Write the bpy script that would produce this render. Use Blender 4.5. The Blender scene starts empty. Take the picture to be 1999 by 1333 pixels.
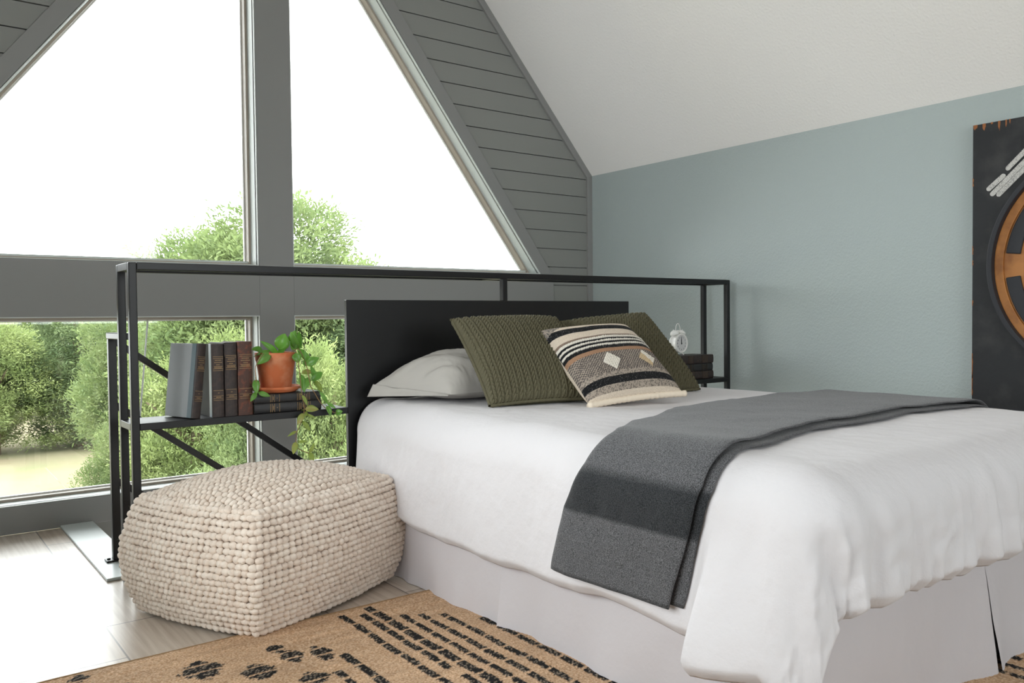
import bpy, math, random
import numpy as np
from mathutils import Vector, Matrix

random.seed(7)
rng = np.random.default_rng(7)
C = bpy.context.scene.collection
scene = bpy.context.scene

# ------------------------------------------------------------------ camera, sky, light, exposure
cam_d = bpy.data.cameras.new('camera')
cam = bpy.data.objects.new('camera', cam_d)
C.objects.link(cam)
YAW, PITCH, ROLL, FPX = 0.644116899, -0.0277117824, -0.0105475584, 1628.93
fw = np.array([math.sin(YAW) * math.cos(PITCH), math.cos(YAW) * math.cos(PITCH), math.sin(PITCH)])
rt = np.array([math.cos(YAW), -math.sin(YAW), 0.0])
up = np.cross(rt, fw)
r2 = rt * math.cos(ROLL) + up * math.sin(ROLL)
u2 = -rt * math.sin(ROLL) + up * math.cos(ROLL)
cam.matrix_world = Matrix(((r2[0], u2[0], -fw[0], 0.0), (r2[1], u2[1], -fw[1], 0.0),
                           (r2[2], u2[2], -fw[2], 1.0), (0, 0, 0, 1)))
cam_d.sensor_width = 36.0
cam_d.lens = FPX / 1999.0 * 36.0
cam_d.clip_start = 0.05
scene.camera = cam

SKY = 10.0
world = bpy.data.worlds.new('overcast_sky')
scene.world = world
world.use_nodes = True
wn = world.node_tree
wn.nodes['Background'].inputs['Color'].default_value = (0.965, 0.98, 1.0, 1)
wn.nodes['Background'].inputs['Strength'].default_value = SKY

vs = scene.view_settings
vs.view_transform = 'Standard'
vs.look = 'None'
vs.gamma = 1.0
vs.use_curve_mapping = False
vs.exposure = 0.0
scene.cycles.use_denoising = True
scene.cycles.max_bounces = 14
scene.cycles.diffuse_bounces = 10
scene.cycles.transparent_max_bounces = 12


def portal(name, loc, rot, sx, sy):
    l = bpy.data.lights.new(name, 'AREA')
    l.shape = 'RECTANGLE'
    l.size = sx
    l.size_y = sy
    l.cycles.is_portal = True
    o = bpy.data.objects.new(name, l)
    o.location = loc
    o.rotation_euler = rot
    C.objects.link(o)


# daylight portals (they emit nothing, they only guide sampling) in the front gable and the two added windows
portal('window_portal', (1.775, 4.80, 2.1), (math.radians(-90), 0, 0), 3.7, 4.2)
portal('rear_portal', (1.775, -2.72, 1.73), (math.radians(90), 0, 0), 2.8, 1.8)
portal('left_portal', (-0.76, 1.67, 1.27), (0, math.radians(-90), 0), 1.45, 2.25)


# ------------------------------------------------------------------ helpers
def s2l(r, g, b):
    def f(c):
        c /= 255.0
        return c / 12.92 if c <= 0.04045 else ((c + 0.055) / 1.055) ** 2.4
    return (f(r), f(g), f(b), 1.0)


def mat(name, rgb, rough=0.6, spec=0.4, metal=0.0, bump=None, vary=None, sheen=0.0, attr=None, trans=None, coat=0.0):
    """bump=(scale, strength, distance[, detail]); vary=(scale, rgb2, lo, hi)."""
    m = bpy.data.materials.new(name)
    m.use_nodes = True
    nt = m.node_tree
    p = nt.nodes['Principled BSDF']
    p.inputs['Roughness'].default_value = rough
    p.inputs['Specular IOR Level'].default_value = spec
    p.inputs['Metallic'].default_value = metal
    p.inputs['Sheen Weight'].default_value = sheen
    p.inputs['Coat Weight'].default_value = coat
    col = s2l(*rgb)
    p.inputs['Base Color'].default_value = col
    tc = nt.nodes.new('ShaderNodeTexCoord')
    src = None
    if attr:
        a = nt.nodes.new('ShaderNodeAttribute')
        a.attribute_name = attr
        src = a.outputs['Color']
    if vary:
        n = nt.nodes.new('ShaderNodeTexNoise')
        n.inputs['Scale'].default_value = vary[0]
        n.inputs['Detail'].default_value = 4
        nt.links.new(tc.outputs['Object'], n.inputs['Vector'])
        r = nt.nodes.new('ShaderNodeMapRange')
        r.inputs['From Min'].default_value = vary[2]
        r.inputs['From Max'].default_value = vary[3]
        nt.links.new(n.outputs['Fac'], r.inputs['Value'])
        mx = nt.nodes.new('ShaderNodeMix')
        mx.data_type = 'RGBA'
        nt.links.new(r.outputs['Result'], mx.inputs['Factor'])
        if src:
            nt.links.new(src, mx.inputs[6])
            mu = nt.nodes.new('ShaderNodeMix')
            mu.data_type = 'RGBA'
            mu.blend_type = 'MULTIPLY'
            mu.inputs['Factor'].default_value = 1.0
            nt.links.new(src, mu.inputs[6])
            mu.inputs[7].default_value = s2l(*vary[1])
            nt.links.new(mu.outputs[2], mx.inputs[7])
        else:
            mx.inputs[6].default_value = col
            mx.inputs[7].default_value = s2l(*vary[1])
        src = mx.outputs[2]
    if src:
        nt.links.new(src, p.inputs['Base Color'])
    if bump:
        n = nt.nodes.new('ShaderNodeTexNoise')
        n.inputs['Scale'].default_value = bump[0]
        n.inputs['Detail'].default_value = bump[3] if len(bump) > 3 else 2
        nt.links.new(tc.outputs['Object'], n.inputs['Vector'])
        b = nt.nodes.new('ShaderNodeBump')
        b.inputs['Strength'].default_value = bump[1]
        b.inputs['Distance'].default_value = bump[2]
        nt.links.new(n.outputs['Fac'], b.inputs['Height'])
        nt.links.new(b.outputs['Normal'], p.inputs['Normal'])
    if trans:
        t = nt.nodes.new('ShaderNodeBsdfTranslucent')
        t.inputs['Color'].default_value = s2l(*trans[1])
        mxs = nt.nodes.new('ShaderNodeMixShader')
        mxs.inputs['Fac'].default_value = trans[0]
        out = nt.nodes['Material Output']
        nt.links.new(p.outputs['BSDF'], mxs.inputs[1])
        nt.links.new(t.outputs['BSDF'], mxs.inputs[2])
        nt.links.new(mxs.outputs['Shader'], out.inputs['Surface'])
    return m


def glass_mat():
    m = bpy.data.materials.new('window_glass')
    m.use_nodes = True
    nt = m.node_tree
    nt.nodes.remove(nt.nodes['Principled BSDF'])
    tr = nt.nodes.new('ShaderNodeBsdfTransparent')
    tr.inputs['Color'].default_value = (0.96, 0.98, 0.97, 1)
    gl = nt.nodes.new('ShaderNodeBsdfGlossy')
    gl.inputs['Roughness'].default_value = 0.02
    fr = nt.nodes.new('ShaderNodeFresnel')
    fr.inputs['IOR'].default_value = 1.45
    mx = nt.nodes.new('ShaderNodeMixShader')
    nt.links.new(fr.outputs['Fac'], mx.inputs['Fac'])
    nt.links.new(tr.outputs['BSDF'], mx.inputs[1])
    nt.links.new(gl.outputs['BSDF'], mx.inputs[2])
    nt.links.new(mx.outputs['Shader'], nt.nodes['Material Output'].inputs['Surface'])
    return m


class MB:
    """collects vertices and faces, builds ONE mesh object"""

    def __init__(self):
        self.v, self.f, self.m = [], [], []

    def add(self, vs_, fs, mi=0):
        o = len(self.v)
        self.v += [tuple(x) for x in vs_]
        self.f += [tuple(o + i for i in f) for f in fs]
        self.m += [mi] * len(fs)
        return self

    def box(self, a, b, mi=0):
        x0, y0, z0 = a
        x1, y1, z1 = b
        return self.add([(x0, y0, z0), (x1, y0, z0), (x1, y1, z0), (x0, y1, z0), (x0, y0, z1), (x1, y0, z1), (x1, y1, z1), (x0, y1, z1)],
                        [(0, 3, 2, 1), (4, 5, 6, 7), (0, 1, 5, 4), (1, 2, 6, 5), (2, 3, 7, 6), (3, 0, 4, 7)], mi)

    def bar(self, p, q, w, h, side=(0, 1, 0), mi=0):
        p, q = Vector(p), Vector(q)
        d = (q - p).normalized()
        s = Vector(side)
        s = (s - d * s.dot(d)).normalized()
        t = d.cross(s)
        vs_ = [c + s * (i * w / 2) + t * (j * h / 2) for c in (p, q) for i, j in ((-1, -1), (1, -1), (1, 1), (-1, 1))]
        return self.add(vs_, [(0, 3, 2, 1), (4, 5, 6, 7), (0, 1, 5, 4), (1, 2, 6, 5), (2, 3, 7, 6), (3, 0, 4, 7)], mi)

    def prism_y(self, poly, y0, y1, mi=0):
        n = len(poly)
        vs_ = [(x, y0, z) for x, z in poly] + [(x, y1, z) for x, z in poly]
        fs = [tuple(range(n)), tuple(range(2 * n - 1, n - 1, -1))]
        fs += [(i, i + n, (i + 1) % n + n, (i + 1) % n) for i in range(n)]
        return self.add(vs_, fs, mi)

    def ring_y(self, outer, inner, y0, y1, mi=0):
        n = len(outer)
        vs_ = [(x, y, z) for y in (y0, y1) for P in (outer, inner) for x, z in P]
        fs = []
        for i in range(n):
            j = (i + 1) % n
            fs += [(i, j, n + j, n + i), (2 * n + i, 3 * n + i, 3 * n + j, 2 * n + j),
                   (i, 2 * n + i, 2 * n + j, j), (n + i, n + j, 3 * n + j, 3 * n + i)]
        return self.add(vs_, fs, mi)

    def tube(self, pts, rad, n=8, mi=0, caps=True):
        pts = [Vector(p) for p in pts]
        R = rad if isinstance(rad, (list, tuple)) else [rad] * len(pts)
        vs_, fs = [], []
        ref = Vector((0.3, 0.9, 0.2))
        for i, p in enumerate(pts):
            d = (pts[min(i + 1, len(pts) - 1)] - pts[max(i - 1, 0)]).normalized()
            a = d.cross(ref)
            if a.length < 1e-3:
                a = d.cross(Vector((1, 0, 0)))
            a.normalize()
            b = d.cross(a)
            for k in range(n):
                t = 2 * math.pi * k / n
                vs_.append(p + (a * math.cos(t) + b * math.sin(t)) * R[i])
        for i in range(len(pts) - 1):
            for k in range(n):
                fs.append((i * n + k, i * n + (k + 1) % n, (i + 1) * n + (k + 1) % n, (i + 1) * n + k))
        if caps:
            fs.append(tuple(range(n - 1, -1, -1)))
            fs.append(tuple((len(pts) - 1) * n + k for k in range(n)))
        return self.add(vs_, fs, mi)

    def lathe(self, prof, n=40, c=(0, 0, 0), M=None, mi=0):
        vs_, fs = [], []
        for r, z in prof:
            for k in range(n):
                t = 2 * math.pi * k / n
                p = Vector((r * math.cos(t), r * math.sin(t), z))
                if M is not None:
                    p = M @ p
                vs_.append(p + Vector(c))
        for i in range(len(prof) - 1):
            for k in range(n):
                fs.append((i * n + k, i * n + (k + 1) % n, (i + 1) * n + (k + 1) % n, (i + 1) * n + k))
        if prof[0][0] > 1e-6:
            fs.append(tuple(range(n - 1, -1, -1)))
        if prof[-1][0] > 1e-6:
            fs.append(tuple((len(prof) - 1) * n + k for k in range(n)))
        return self.add(vs_, fs, mi)

    def build(self, name, material, parent=None, smooth=False, bevel=0.0, origin=None):
        me = bpy.data.meshes.new(name)
        off = Vector(origin) if origin is not None else root_loc(parent)
        me.from_pydata([tuple(Vector(v) - off) for v in self.v], [], self.f)
        o = link(name, me, material, parent, smooth)
        if origin is not None and parent is None:
            o.location = origin
        if len(set(self.m)) > 1:
            me.polygons.foreach_set('material_index', self.m)
        if bevel:
            b = o.modifiers.new('bevel', 'BEVEL')
            b.width = bevel
            b.segments = 2
            b.limit_method = 'ANGLE'
        return o


def root_loc(parent):
    p = parent
    while p is not None and p.parent is not None:
        p = p.parent
    if p is None:
        return Vector((0, 0, 0))
    if p.get('_local'):
        return Vector((0, 0, 0))
    return Vector(p.location)


def link(name, me, material, parent=None, smooth=False):
    me.update()
    o = bpy.data.objects.new(name, me)
    C.objects.link(o)
    for m in (material if isinstance(material, (list, tuple)) else [material]):
        me.materials.append(m)
    if smooth:
        me.polygons.foreach_set('use_smooth', [True] * len(me.polygons))
    if parent is not None:
        o.parent = parent
    return o


def np_mesh(name, V, F, material, parent=None, smooth=True, col=None, origin=None, fix=False):
    V = np.asarray(V, float).reshape(-1, 3)
    if origin is not None:
        V = V - np.array(origin)
    elif parent is not None:
        V = V - np.array(root_loc(parent))
    me = bpy.data.meshes.new(name)
    F = np.asarray(F)
    me.from_pydata(V.tolist(), [], F.tolist())
    o = link(name, me, material, parent, smooth)
    if origin is not None and parent is None:
        o.location = origin
    if col is not None:
        a = me.color_attributes.new('Col', 'FLOAT_COLOR', 'POINT')
        c4 = np.ones((len(V), 4))
        c4[:, :3] = np.asarray(col).reshape(-1, 3)
        a.data.foreach_set('color', c4.ravel())
    if fix:
        import bmesh
        bm = bmesh.new()
        bm.from_mesh(me)
        bmesh.ops.recalc_face_normals(bm, faces=bm.faces)
        bm.to_mesh(me)
        bm.free()
    return o


def gridF(nu, nv, off=0, wrap_u=False):
    iu = np.arange(nu if wrap_u else nu - 1)
    iv = np.arange(nv - 1)
    U, Vv = np.meshgrid(iu, iv, indexing='ij')
    U2 = (U + 1) % nu
    return (np.stack([U * nv + Vv, U2 * nv + Vv, U2 * nv + Vv + 1, U * nv + Vv + 1], -1).reshape(-1, 4) + off)


def hash2(i, j, seed=0):
    h = (i.astype(np.int64) * 374761393 + j.astype(np.int64) * 668265263 + seed * 982451653) & 0xffffffff
    h = ((h ^ (h >> 13)) * 1274126177) & 0xffffffff
    return ((h ^ (h >> 16)) & 0xffff) / 65535.0


def vnoise(x, y, seed=0):
    x = np.asarray(x, float)
    y = np.asarray(y, float)
    i, j = np.floor(x), np.floor(y)
    fx, fy = x - i, y - j
    fx = fx * fx * (3 - 2 * fx)
    fy = fy * fy * (3 - 2 * fy)
    a, b = hash2(i, j, seed), hash2(i + 1, j, seed)
    c, d = hash2(i, j + 1, seed), hash2(i + 1, j + 1, seed)
    return (a * (1 - fx) + b * fx) * (1 - fy) + (c * (1 - fx) + d * fx) * fy - 0.5


def sstep(a, b, x):
    t = np.clip((np.asarray(x, float) - a) / (b - a), 0, 1)
    return t * t * (3 - 2 * t)


def thing(name, label, cat, loc=(0, 0, 0), group=None, local=False):
    o = bpy.data.objects.new(name, None)
    C.objects.link(o)
    o.location = loc
    o.empty_display_size = 0.1
    if local:
        o['_local'] = 1
    return tag(o, label, cat, group)


def tag(o, label, cat, group=None, kind=None):
    o['label'] = label
    o['category'] = cat
    if group:
        o['group'] = group
    if kind:
        o['kind'] = kind
    return o


def struct(o, label=None):
    o['kind'] = 'structure'
    if label:
        o['label'] = label
    return o


def copy_tree(o, parent=None):
    c = o.copy()
    C.objects.link(c)
    if parent is not None:
        c.parent = parent
    for ch in list(o.children):
        copy_tree(ch, c)
    return c


# ------------------------------------------------------------------ materials
M = {}
M['grey_trim'] = mat('grey_trim_paint', (136, 136, 135), 0.5, 0.35, bump=(60, 0.05, 0.002))
M['grey_wall'] = mat('grey_green_wall_paint', (169, 179, 179), 0.42, 0.4, bump=(85, 0.5, 0.006, 2))
M['shiplap'] = mat('grey_shiplap_paint', (134, 135, 132), 0.5, 0.35, bump=(35, 0.06, 0.002))
M['ceiling'] = mat('white_ceiling_paint', (238, 235, 233), 0.8, 0.2, bump=(75, 0.38, 0.006, 2))
M['jamb'] = mat('pale_jamb_paint', (205, 210, 207), 0.5, 0.3)
M['sash'] = mat('tan_sash_vinyl', (168, 158, 146), 0.5, 0.3)
M['bead'] = mat('white_glazing_bead', (235, 235, 232), 0.4, 0.3)
M['glass'] = glass_mat()
M['black'] = mat('black_powder_coat', (17, 17, 19), 0.42, 0.4, bump=(400, 0.05, 0.001))
M['nosing'] = mat('pale_grey_nosing_paint', (196, 203, 202), 0.35, 0.45)
M['white_linen'] = mat('white_linen', (208, 205, 208), 0.85, 0.15, sheen=0.1, bump=(24, 0.32, 0.012, 8))
M['skirt'] = mat('white_cotton_skirt', (193, 188, 191), 0.85, 0.15, bump=(20, 0.25, 0.01, 7))
M['mattress'] = mat('mattress_ticking', (225, 222, 215), 0.85, 0.15)
M['grey_linen'] = mat('pale_grey_linen', (172, 168, 163), 0.85, 0.15, bump=(500, 0.2, 0.001))
M['olive_knit'] = mat('olive_cotton_yarn', (98, 93, 74), 0.8, 0.2, bump=(900, 0.5, 0.0012), vary=(350, (80, 77, 58), 0.4, 0.65))
M['olive_back'] = mat('olive_woven_cloth', (90, 88, 66), 0.85, 0.2, bump=(700, 0.3, 0.001))
M['kilim'] = mat('woven_wool_pattern', (200, 190, 175), 0.9, 0.1, attr='Col', bump=(800, 0.5, 0.0015), vary=(600, (215, 212, 208), 0.4, 0.6), sheen=0.1)
M['cream_wool'] = mat('cream_wool_braid', (226, 212, 194), 0.9, 0.1, bump=(300, 0.4, 0.002))
M['blanket'] = mat('charcoal_wool_blanket', (110, 111, 114), 0.95, 0.1, attr='Col', bump=(500, 0.5, 0.0015), vary=(420, (150, 150, 150), 0.38, 0.6), sheen=0.15)
M['pouf'] = mat('undyed_chunky_wool', (226, 214, 202), 0.95, 0.1, bump=(220, 0.5, 0.002, 4), vary=(30, (214, 198, 184), 0.35, 0.65), sheen=0.2)
M['pouf_core'] = mat('wool_base_cloth', (196, 180, 166), 0.95, 0.1)
M['rug'] = mat('jute_rug_weave', (196, 164, 128), 0.9, 0.1, attr='Col', bump=(420, 0.6, 0.002, 3), vary=(160, (205, 190, 172), 0.35, 0.65))
M['book_leather'] = mat('dark_brown_leather', (46, 38, 36), 0.5, 0.4, bump=(300, 0.2, 0.001), vary=(60, (60, 46, 42), 0.45, 0.7))
M['book_worn'] = mat('worn_brown_leather', (74, 50, 42), 0.55, 0.35, bump=(250, 0.3, 0.001), vary=(45, (120, 62, 44), 0.5, 0.72))
M['book_black'] = mat('black_book_cloth', (34, 33, 34), 0.45, 0.45, bump=(500, 0.2, 0.001))
M['book_cloth'] = mat('grey_board_cloth', (132, 134, 136), 0.45, 0.5, bump=(600, 0.25, 0.001))
M['book_strip'] = mat('slate_leather_strip', (84, 98, 104), 0.4, 0.5, bump=(200, 0.3, 0.001))
M['book_cloth_shaded'] = mat('shaded_board_cloth', (66, 64, 56), 0.75, 0.2, bump=(600, 0.25, 0.001))  # board cloth darkened to stand for the leaning book's shadow
M['pages'] = mat('aged_page_edges', (214, 203, 180), 0.85, 0.1, bump=(400, 0.3, 0.001))
M['gilt'] = mat('dull_gilt_tooling', (150, 122, 84), 0.45, 0.5, metal=0.4)
M['gilt_dim'] = mat('rubbed_gilt_tooling', (74, 62, 48), 0.6, 0.3)
M['label_patch'] = mat('faded_spine_label', (64, 54, 50), 0.6, 0.3)
M['terracotta'] = mat('terracotta_clay', (186, 104, 66), 0.75, 0.25, bump=(120, 0.15, 0.001), vary=(16, (200, 138, 104), 0.48, 0.75))
M['soil'] = mat('potting_soil', (60, 46, 36), 0.95, 0.1, bump=(200, 0.8, 0.004))
M['leaf'] = mat('glossy_green_leaf', (104, 150, 66), 0.3, 0.5, trans=(0.4, (150, 205, 66)), vary=(25, (122, 164, 82), 0.45, 0.7))
M['leaf_pale'] = mat('variegated_leaf', (140, 158, 78), 0.35, 0.45, trans=(0.35, (190, 210, 90)), vary=(30, (176, 150, 96), 0.5, 0.72))
M['stem'] = mat('brown_vine_stem', (130, 104, 74), 0.7, 0.2)
M['clock_white'] = mat('white_enamel', (232, 231, 228), 0.3, 0.5)
M['clock_face'] = mat('pale_grey_dial', (205, 204, 204), 0.35, 0.4)
M['dark_ink'] = mat('dark_grey_paint', (52, 54, 56), 0.5, 0.3)
M['cord'] = mat('white_cord', (225, 228, 228), 0.6, 0.3)
M['art_black'] = mat('worn_black_paint', (36, 37, 40), 0.6, 0.35, bump=(60, 0.3, 0.002), vary=(9, (58, 57, 58), 0.5, 0.8))
M['art_raw'] = mat('chipped_raw_wood', (150, 96, 58), 0.7, 0.3, bump=(80, 0.3, 0.002))
M['art_wood'] = mat('orange_shellac_wood', (176, 116, 58), 0.4, 0.45, vary=(14, (142, 88, 40), 0.4, 0.7))
M['art_grey'] = mat('flaked_pale_paint', (196, 194, 190), 0.7, 0.2, vary=(220, (150, 148, 146), 0.5, 0.62))
M['art_slot'] = mat('blue_black_paint', (44, 45, 50), 0.55, 0.35)
M['dry_grass'] = mat('dry_grass_field', (126, 117, 96), 0.95, 0.05, vary=(0.35, (110, 112, 84), 0.4, 0.65))
M['trunk'] = mat('grey_brown_bark', (112, 98, 84), 0.95, 0.05, bump=(20, 0.8, 0.03))


def foliage_mat(name, a, b, tr):
    m = mat(name, a, 0.75, 0.15, vary=(1.3, b, 0.38, 0.62), trans=(0.3, tr))
    return m


M['fol_a'] = foliage_mat('juniper_green', (76, 92, 58), (114, 126, 84), (124, 140, 86))
M['fol_b'] = foliage_mat('deep_juniper_green', (74, 90, 62), (104, 118, 82), (112, 128, 82))
M['fol_c'] = foliage_mat('yellow_green_juniper', (92, 106, 64), (130, 140, 92), (136, 152, 90))
M['fol_dry'] = mat('dry_brush_twigs', (140, 124, 108), 0.9, 0.1, vary=(2.0, (166, 154, 140), 0.4, 0.6))


def floor_mat():
    m = mat('pale_wood_look_tile', (196, 190, 182), 0.32, 0.5)
    nt = m.node_tree
    p = nt.nodes['Principled BSDF']
    tc = nt.nodes.new('ShaderNodeTexCoord')
    sx = nt.nodes.new('ShaderNodeSeparateXYZ')
    nt.links.new(tc.outputs['Object'], sx.inputs[0])

    def off(sock, v):
        a = nt.nodes.new('ShaderNodeMath')
        a.operation = 'ADD'
        a.inputs[1].default_value = v
        nt.links.new(sock, a.inputs[0])
        return a.outputs[0]
    cb = nt.nodes.new('ShaderNodeCombineXYZ')
    nt.links.new(off(sx.outputs['Y'], -3.297 + 0.63 * 20), cb.inputs[0])
    nt.links.new(off(sx.outputs['X'], -0.5555 + 0.315 * 20), cb.inputs[1])
    br = nt.nodes.new('ShaderNodeTexBrick')
    br.offset = 0.5
    br.inputs['Scale'].default_value = 1.0
    br.inputs['Brick Width'].default_value = 0.63
    br.inputs['Row Height'].default_value = 0.315
    br.inputs['Mortar Size'].default_value = 0.0028
    br.inputs['Mortar Smooth'].default_value = 0.1
    br.inputs['Bias'].default_value = 0.0
    br.inputs['Color1'].default_value = s2l(190, 176, 161)
    br.inputs['Color2'].default_value = s2l(207, 197, 185)
    br.inputs['Mortar'].default_value = s2l(118, 110, 102)
    nt.links.new(cb.outputs[0], br.inputs['Vector'])
    mp = nt.nodes.new('ShaderNodeMapping')
    mp.inputs['Scale'].default_value = (60, 2.5, 1)
    nt.links.new(tc.outputs['Object'], mp.inputs['Vector'])
    n = nt.nodes.new('ShaderNodeTexNoise')
    n.inputs['Scale'].default_value = 1.0
    n.inputs['Detail'].default_value = 5
    nt.links.new(mp.outputs[0], n.inputs['Vector'])
    mx = nt.nodes.new('ShaderNodeMix')
    mx.data_type = 'RGBA'
    mx.blend_type = 'MULTIPLY'
    r = nt.nodes.new('ShaderNodeMapRange')
    r.inputs['From Min'].default_value = 0.35
    r.inputs['From Max'].default_value = 0.7
    r.inputs['To Min'].default_value = 0.0
    r.inputs['To Max'].default_value = 0.55
    nt.links.new(n.outputs['Fac'], r.inputs['Value'])
    nt.links.new(r.outputs['Result'], mx.inputs['Factor'])
    nt.links.new(br.outputs['Color'], mx.inputs[6])
    mx.inputs[7].default_value = s2l(176, 158, 142)
    nt.links.new(mx.outputs[2], p.inputs['Base Color'])
    b = nt.nodes.new('ShaderNodeBump')
    b.inputs['Strength'].default_value = 0.15
    b.inputs['Distance'].default_value = 0.001
    nt.links.new(n.outputs['Fac'], b.inputs['Height'])
    nt.links.new(b.outputs['Normal'], p.inputs['Normal'])
    return m


M['floor'] = floor_mat()

# ------------------------------------------------------------------ the room shell
XR, XL, XC = 4.181, -0.63, 1.7755
YW, YB = 4.57, -2.6
ZK = 2.038
SLC = (3.112 - 2.038) / (4.18 - 3.23)
ZA = ZK + SLC * (XR - XC)
SLO = (2.943 - 1.308) / (3.692 - 2.458)          # slope of the window triangle


def xopen(z):      # right edge of the upper window opening
    return 3.692 - (z - 1.308) / SLO


def xtrim(z):      # outer edge of the slanted casing
    return 3.770 - (z - 1.328) / SLO + 0.012


def xceil(z):
    return XR if z <= ZK else XR - (z - ZK) / SLC


# floor with the stairwell opening
m = MB()
m.box((XL, YB, -0.25), (0.806, YW, 0))
m.box((0.806, YB, -0.25), (XR, 3.72, 0))
m.box((3.7, 3.72, -0.25), (XR, YW, 0))
struct(m.build('floor', M['floor']))
# stairwell shaft below
m = MB()
m.box((0.70, YW + 0.03, -2.8), (3.9, YW + 0.08, -0.0))
m.box((0.75, 3.6, -2.8), (0.80, YW + 0.03, -0.25))
m.box((0.75, 3.64, -1.9), (3.75, 3.70, -0.25))
struct(m.build('wall_stairwell', M['shiplap']))
m = MB().box((0.7, -3.0, -2.85), (4.2, YW + 0.08, -2.8))
struct(m.build('floor_lower', M['nosing']))
# nosing board beside the stairwell
m = MB()
m.box((0.660, 3.496, 0.0), (0.806, 4.588, 0.012))
struct(m.build('trim_1', M['nosing'], bevel=0.003), 'pale grey nosing board along the stairwell edge')

# right knee wall, ceilings, left wall
m = MB()
m.box((XR, YB, -0.25), (XR + 0.1, YW + 0.1, ZK + 0.02))
struct(m.build('wall_right', M['grey_wall']))
LY0, LY1, LZ0, LZ1 = 0.6, 2.75, 0.60, 1.95
m = MB()
m.box((XL - 0.1, YB, -0.25), (XL, YW + 0.1, LZ0)).box((XL - 0.1, YB, LZ1), (XL, YW + 0.1, ZK + 0.02))
m.box((XL - 0.1, YB, LZ0), (XL, LY0, LZ1)).box((XL - 0.1, LY1, LZ0), (XL, YW + 0.1, LZ1))
struct(m.build('wall_left', M['grey_wall']))
m = MB()
for yy in np.linspace(LY0, LY1, 4):
    m.box((XL - 0.08, yy - 0.03, LZ0), (XL - 0.03, yy + 0.03, LZ1))
m.box((XL - 0.08, LY0, LZ0), (XL - 0.03, LY1, LZ0 + 0.04)).box((XL - 0.08, LY0, LZ1 - 0.04), (XL - 0.03, LY1, LZ1))
w6 = struct(m.build('window_6', M['sash']))  # out-of-view window added to bring more light onto bed and wall
MB().box((XL - 0.058, LY0, LZ0), (XL - 0.054, LY1, LZ1)).build('pane', M['glass'], w6)
m = MB()
m.prism_y([(XR, ZK), (XC, ZA), (XC, ZA + 0.12), (XR + 0.12, ZK)], YB - 0.05, YW + 0.1)
struct(m.build('ceiling_right', M['ceiling']))
m = MB()
m.prism_y([(XL, ZK), (XC, ZA), (XC, ZA + 0.12), (XL - 0.12, ZK)], YB - 0.05, YW + 0.1)
struct(m.build('ceiling_left', M['ceiling']))
m = MB()
m.box((XR - 0.015, YB, 0.0), (XR, 3.72, 0.11))
struct(m.build('baseboard_right', M['grey_trim'], bevel=0.003))

# rear gable behind the camera: its unseen window is added to brighten the room
m = MB()
ro = [(XL, -0.25), (XR, -0.25), (XR, ZK), (XC, ZA), (XL, ZK)]
ri = [(0.5, 0.95), (3.05, 0.95), (3.05, 2.6), (XC, 2.6), (0.5, 2.6)]
m.ring_y(ro, ri, YB - 0.1, YB)
struct(m.build('wall_front', M['shiplap']))
w5 = MB()
ri2 = [(0.54, 0.99), (3.01, 0.99), (3.01, 2.56), (XC, 2.56), (0.54, 2.56)]
w5.ring_y(ri, ri2, YB - 0.09, YB - 0.04)
w5.box((XC - 0.05, YB - 0.09, 0.94), (XC + 0.05, YB - 0.04, 2.56))
w5o = struct(w5.build('window_5', M['sash']))
g = MB()
g.prism_y(ri2, YB - 0.07, YB - 0.066)
g.build('pane', M['glass'], w5o)

# front gable: shiplap
PL = 0.1293
z0s = 2.914 - PL * 23
m = MB()
grv = 0.006


def plank(za, zb):
    ks = [za] + [k for k in (1.318, ZK) if za + 1e-4 < k < zb - 1e-4] + [zb]
    for a, b in zip(ks[:-1], ks[1:]):
        xi = [max(xtrim(max(z, 1.24)) - 0.03, XC) if z > 1.318 - 1e-6 else 3.78 for z in (a, b)]
        xo = [xceil(z) for z in (a, b)]
        if xo[1] - xi[1] < 0.005 and xo[0] - xi[0] < 0.005:
            continue
        P = [(xi[0], a), (xo[0], a), (xo[1], b), (xi[1], b)]
        m.prism_y(P, 4.582, 4.60)
        m.prism_y([(2 * XC - x, z) for x, z in P][::-1], 4.582, 4.60)


k = 0
while True:
    za = z0s + PL * k
    if za > ZA:
        break
    plank(max(za + grv / 2, -0.05), za + PL - grv / 2)
    k += 1
# backing sheet around the openings (right half and mirrored left half)
for sgn in (1, -1):
    def X(x):
        return x if sgn > 0 else 2 * XC - x
    for P in ([(3.74, -0.2), (XR, -0.2), (XR, ZK), (3.74, 1.27)],
              [(3.735, 1.27), (XR, ZK), (XC, ZA), (XC, 3.92)]):
        P = [(X(x), max(z, 0.001)) for x, z in P]
        m.prism_y(P if sgn > 0 else P[::-1], 4.602, 4.80)
m.box((2 * XC - 3.74, 4.602, 0.001), (3.74, 4.80, 0.10))
struct(m.build('wall_back', M['shiplap']))

# casings and trims (fronts at Y=4.57)
def trim(n, mb, label, bevel=0.002):
    struct(mb.build('trim_%d' % n, M['grey_trim'], bevel=bevel), label)


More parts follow.
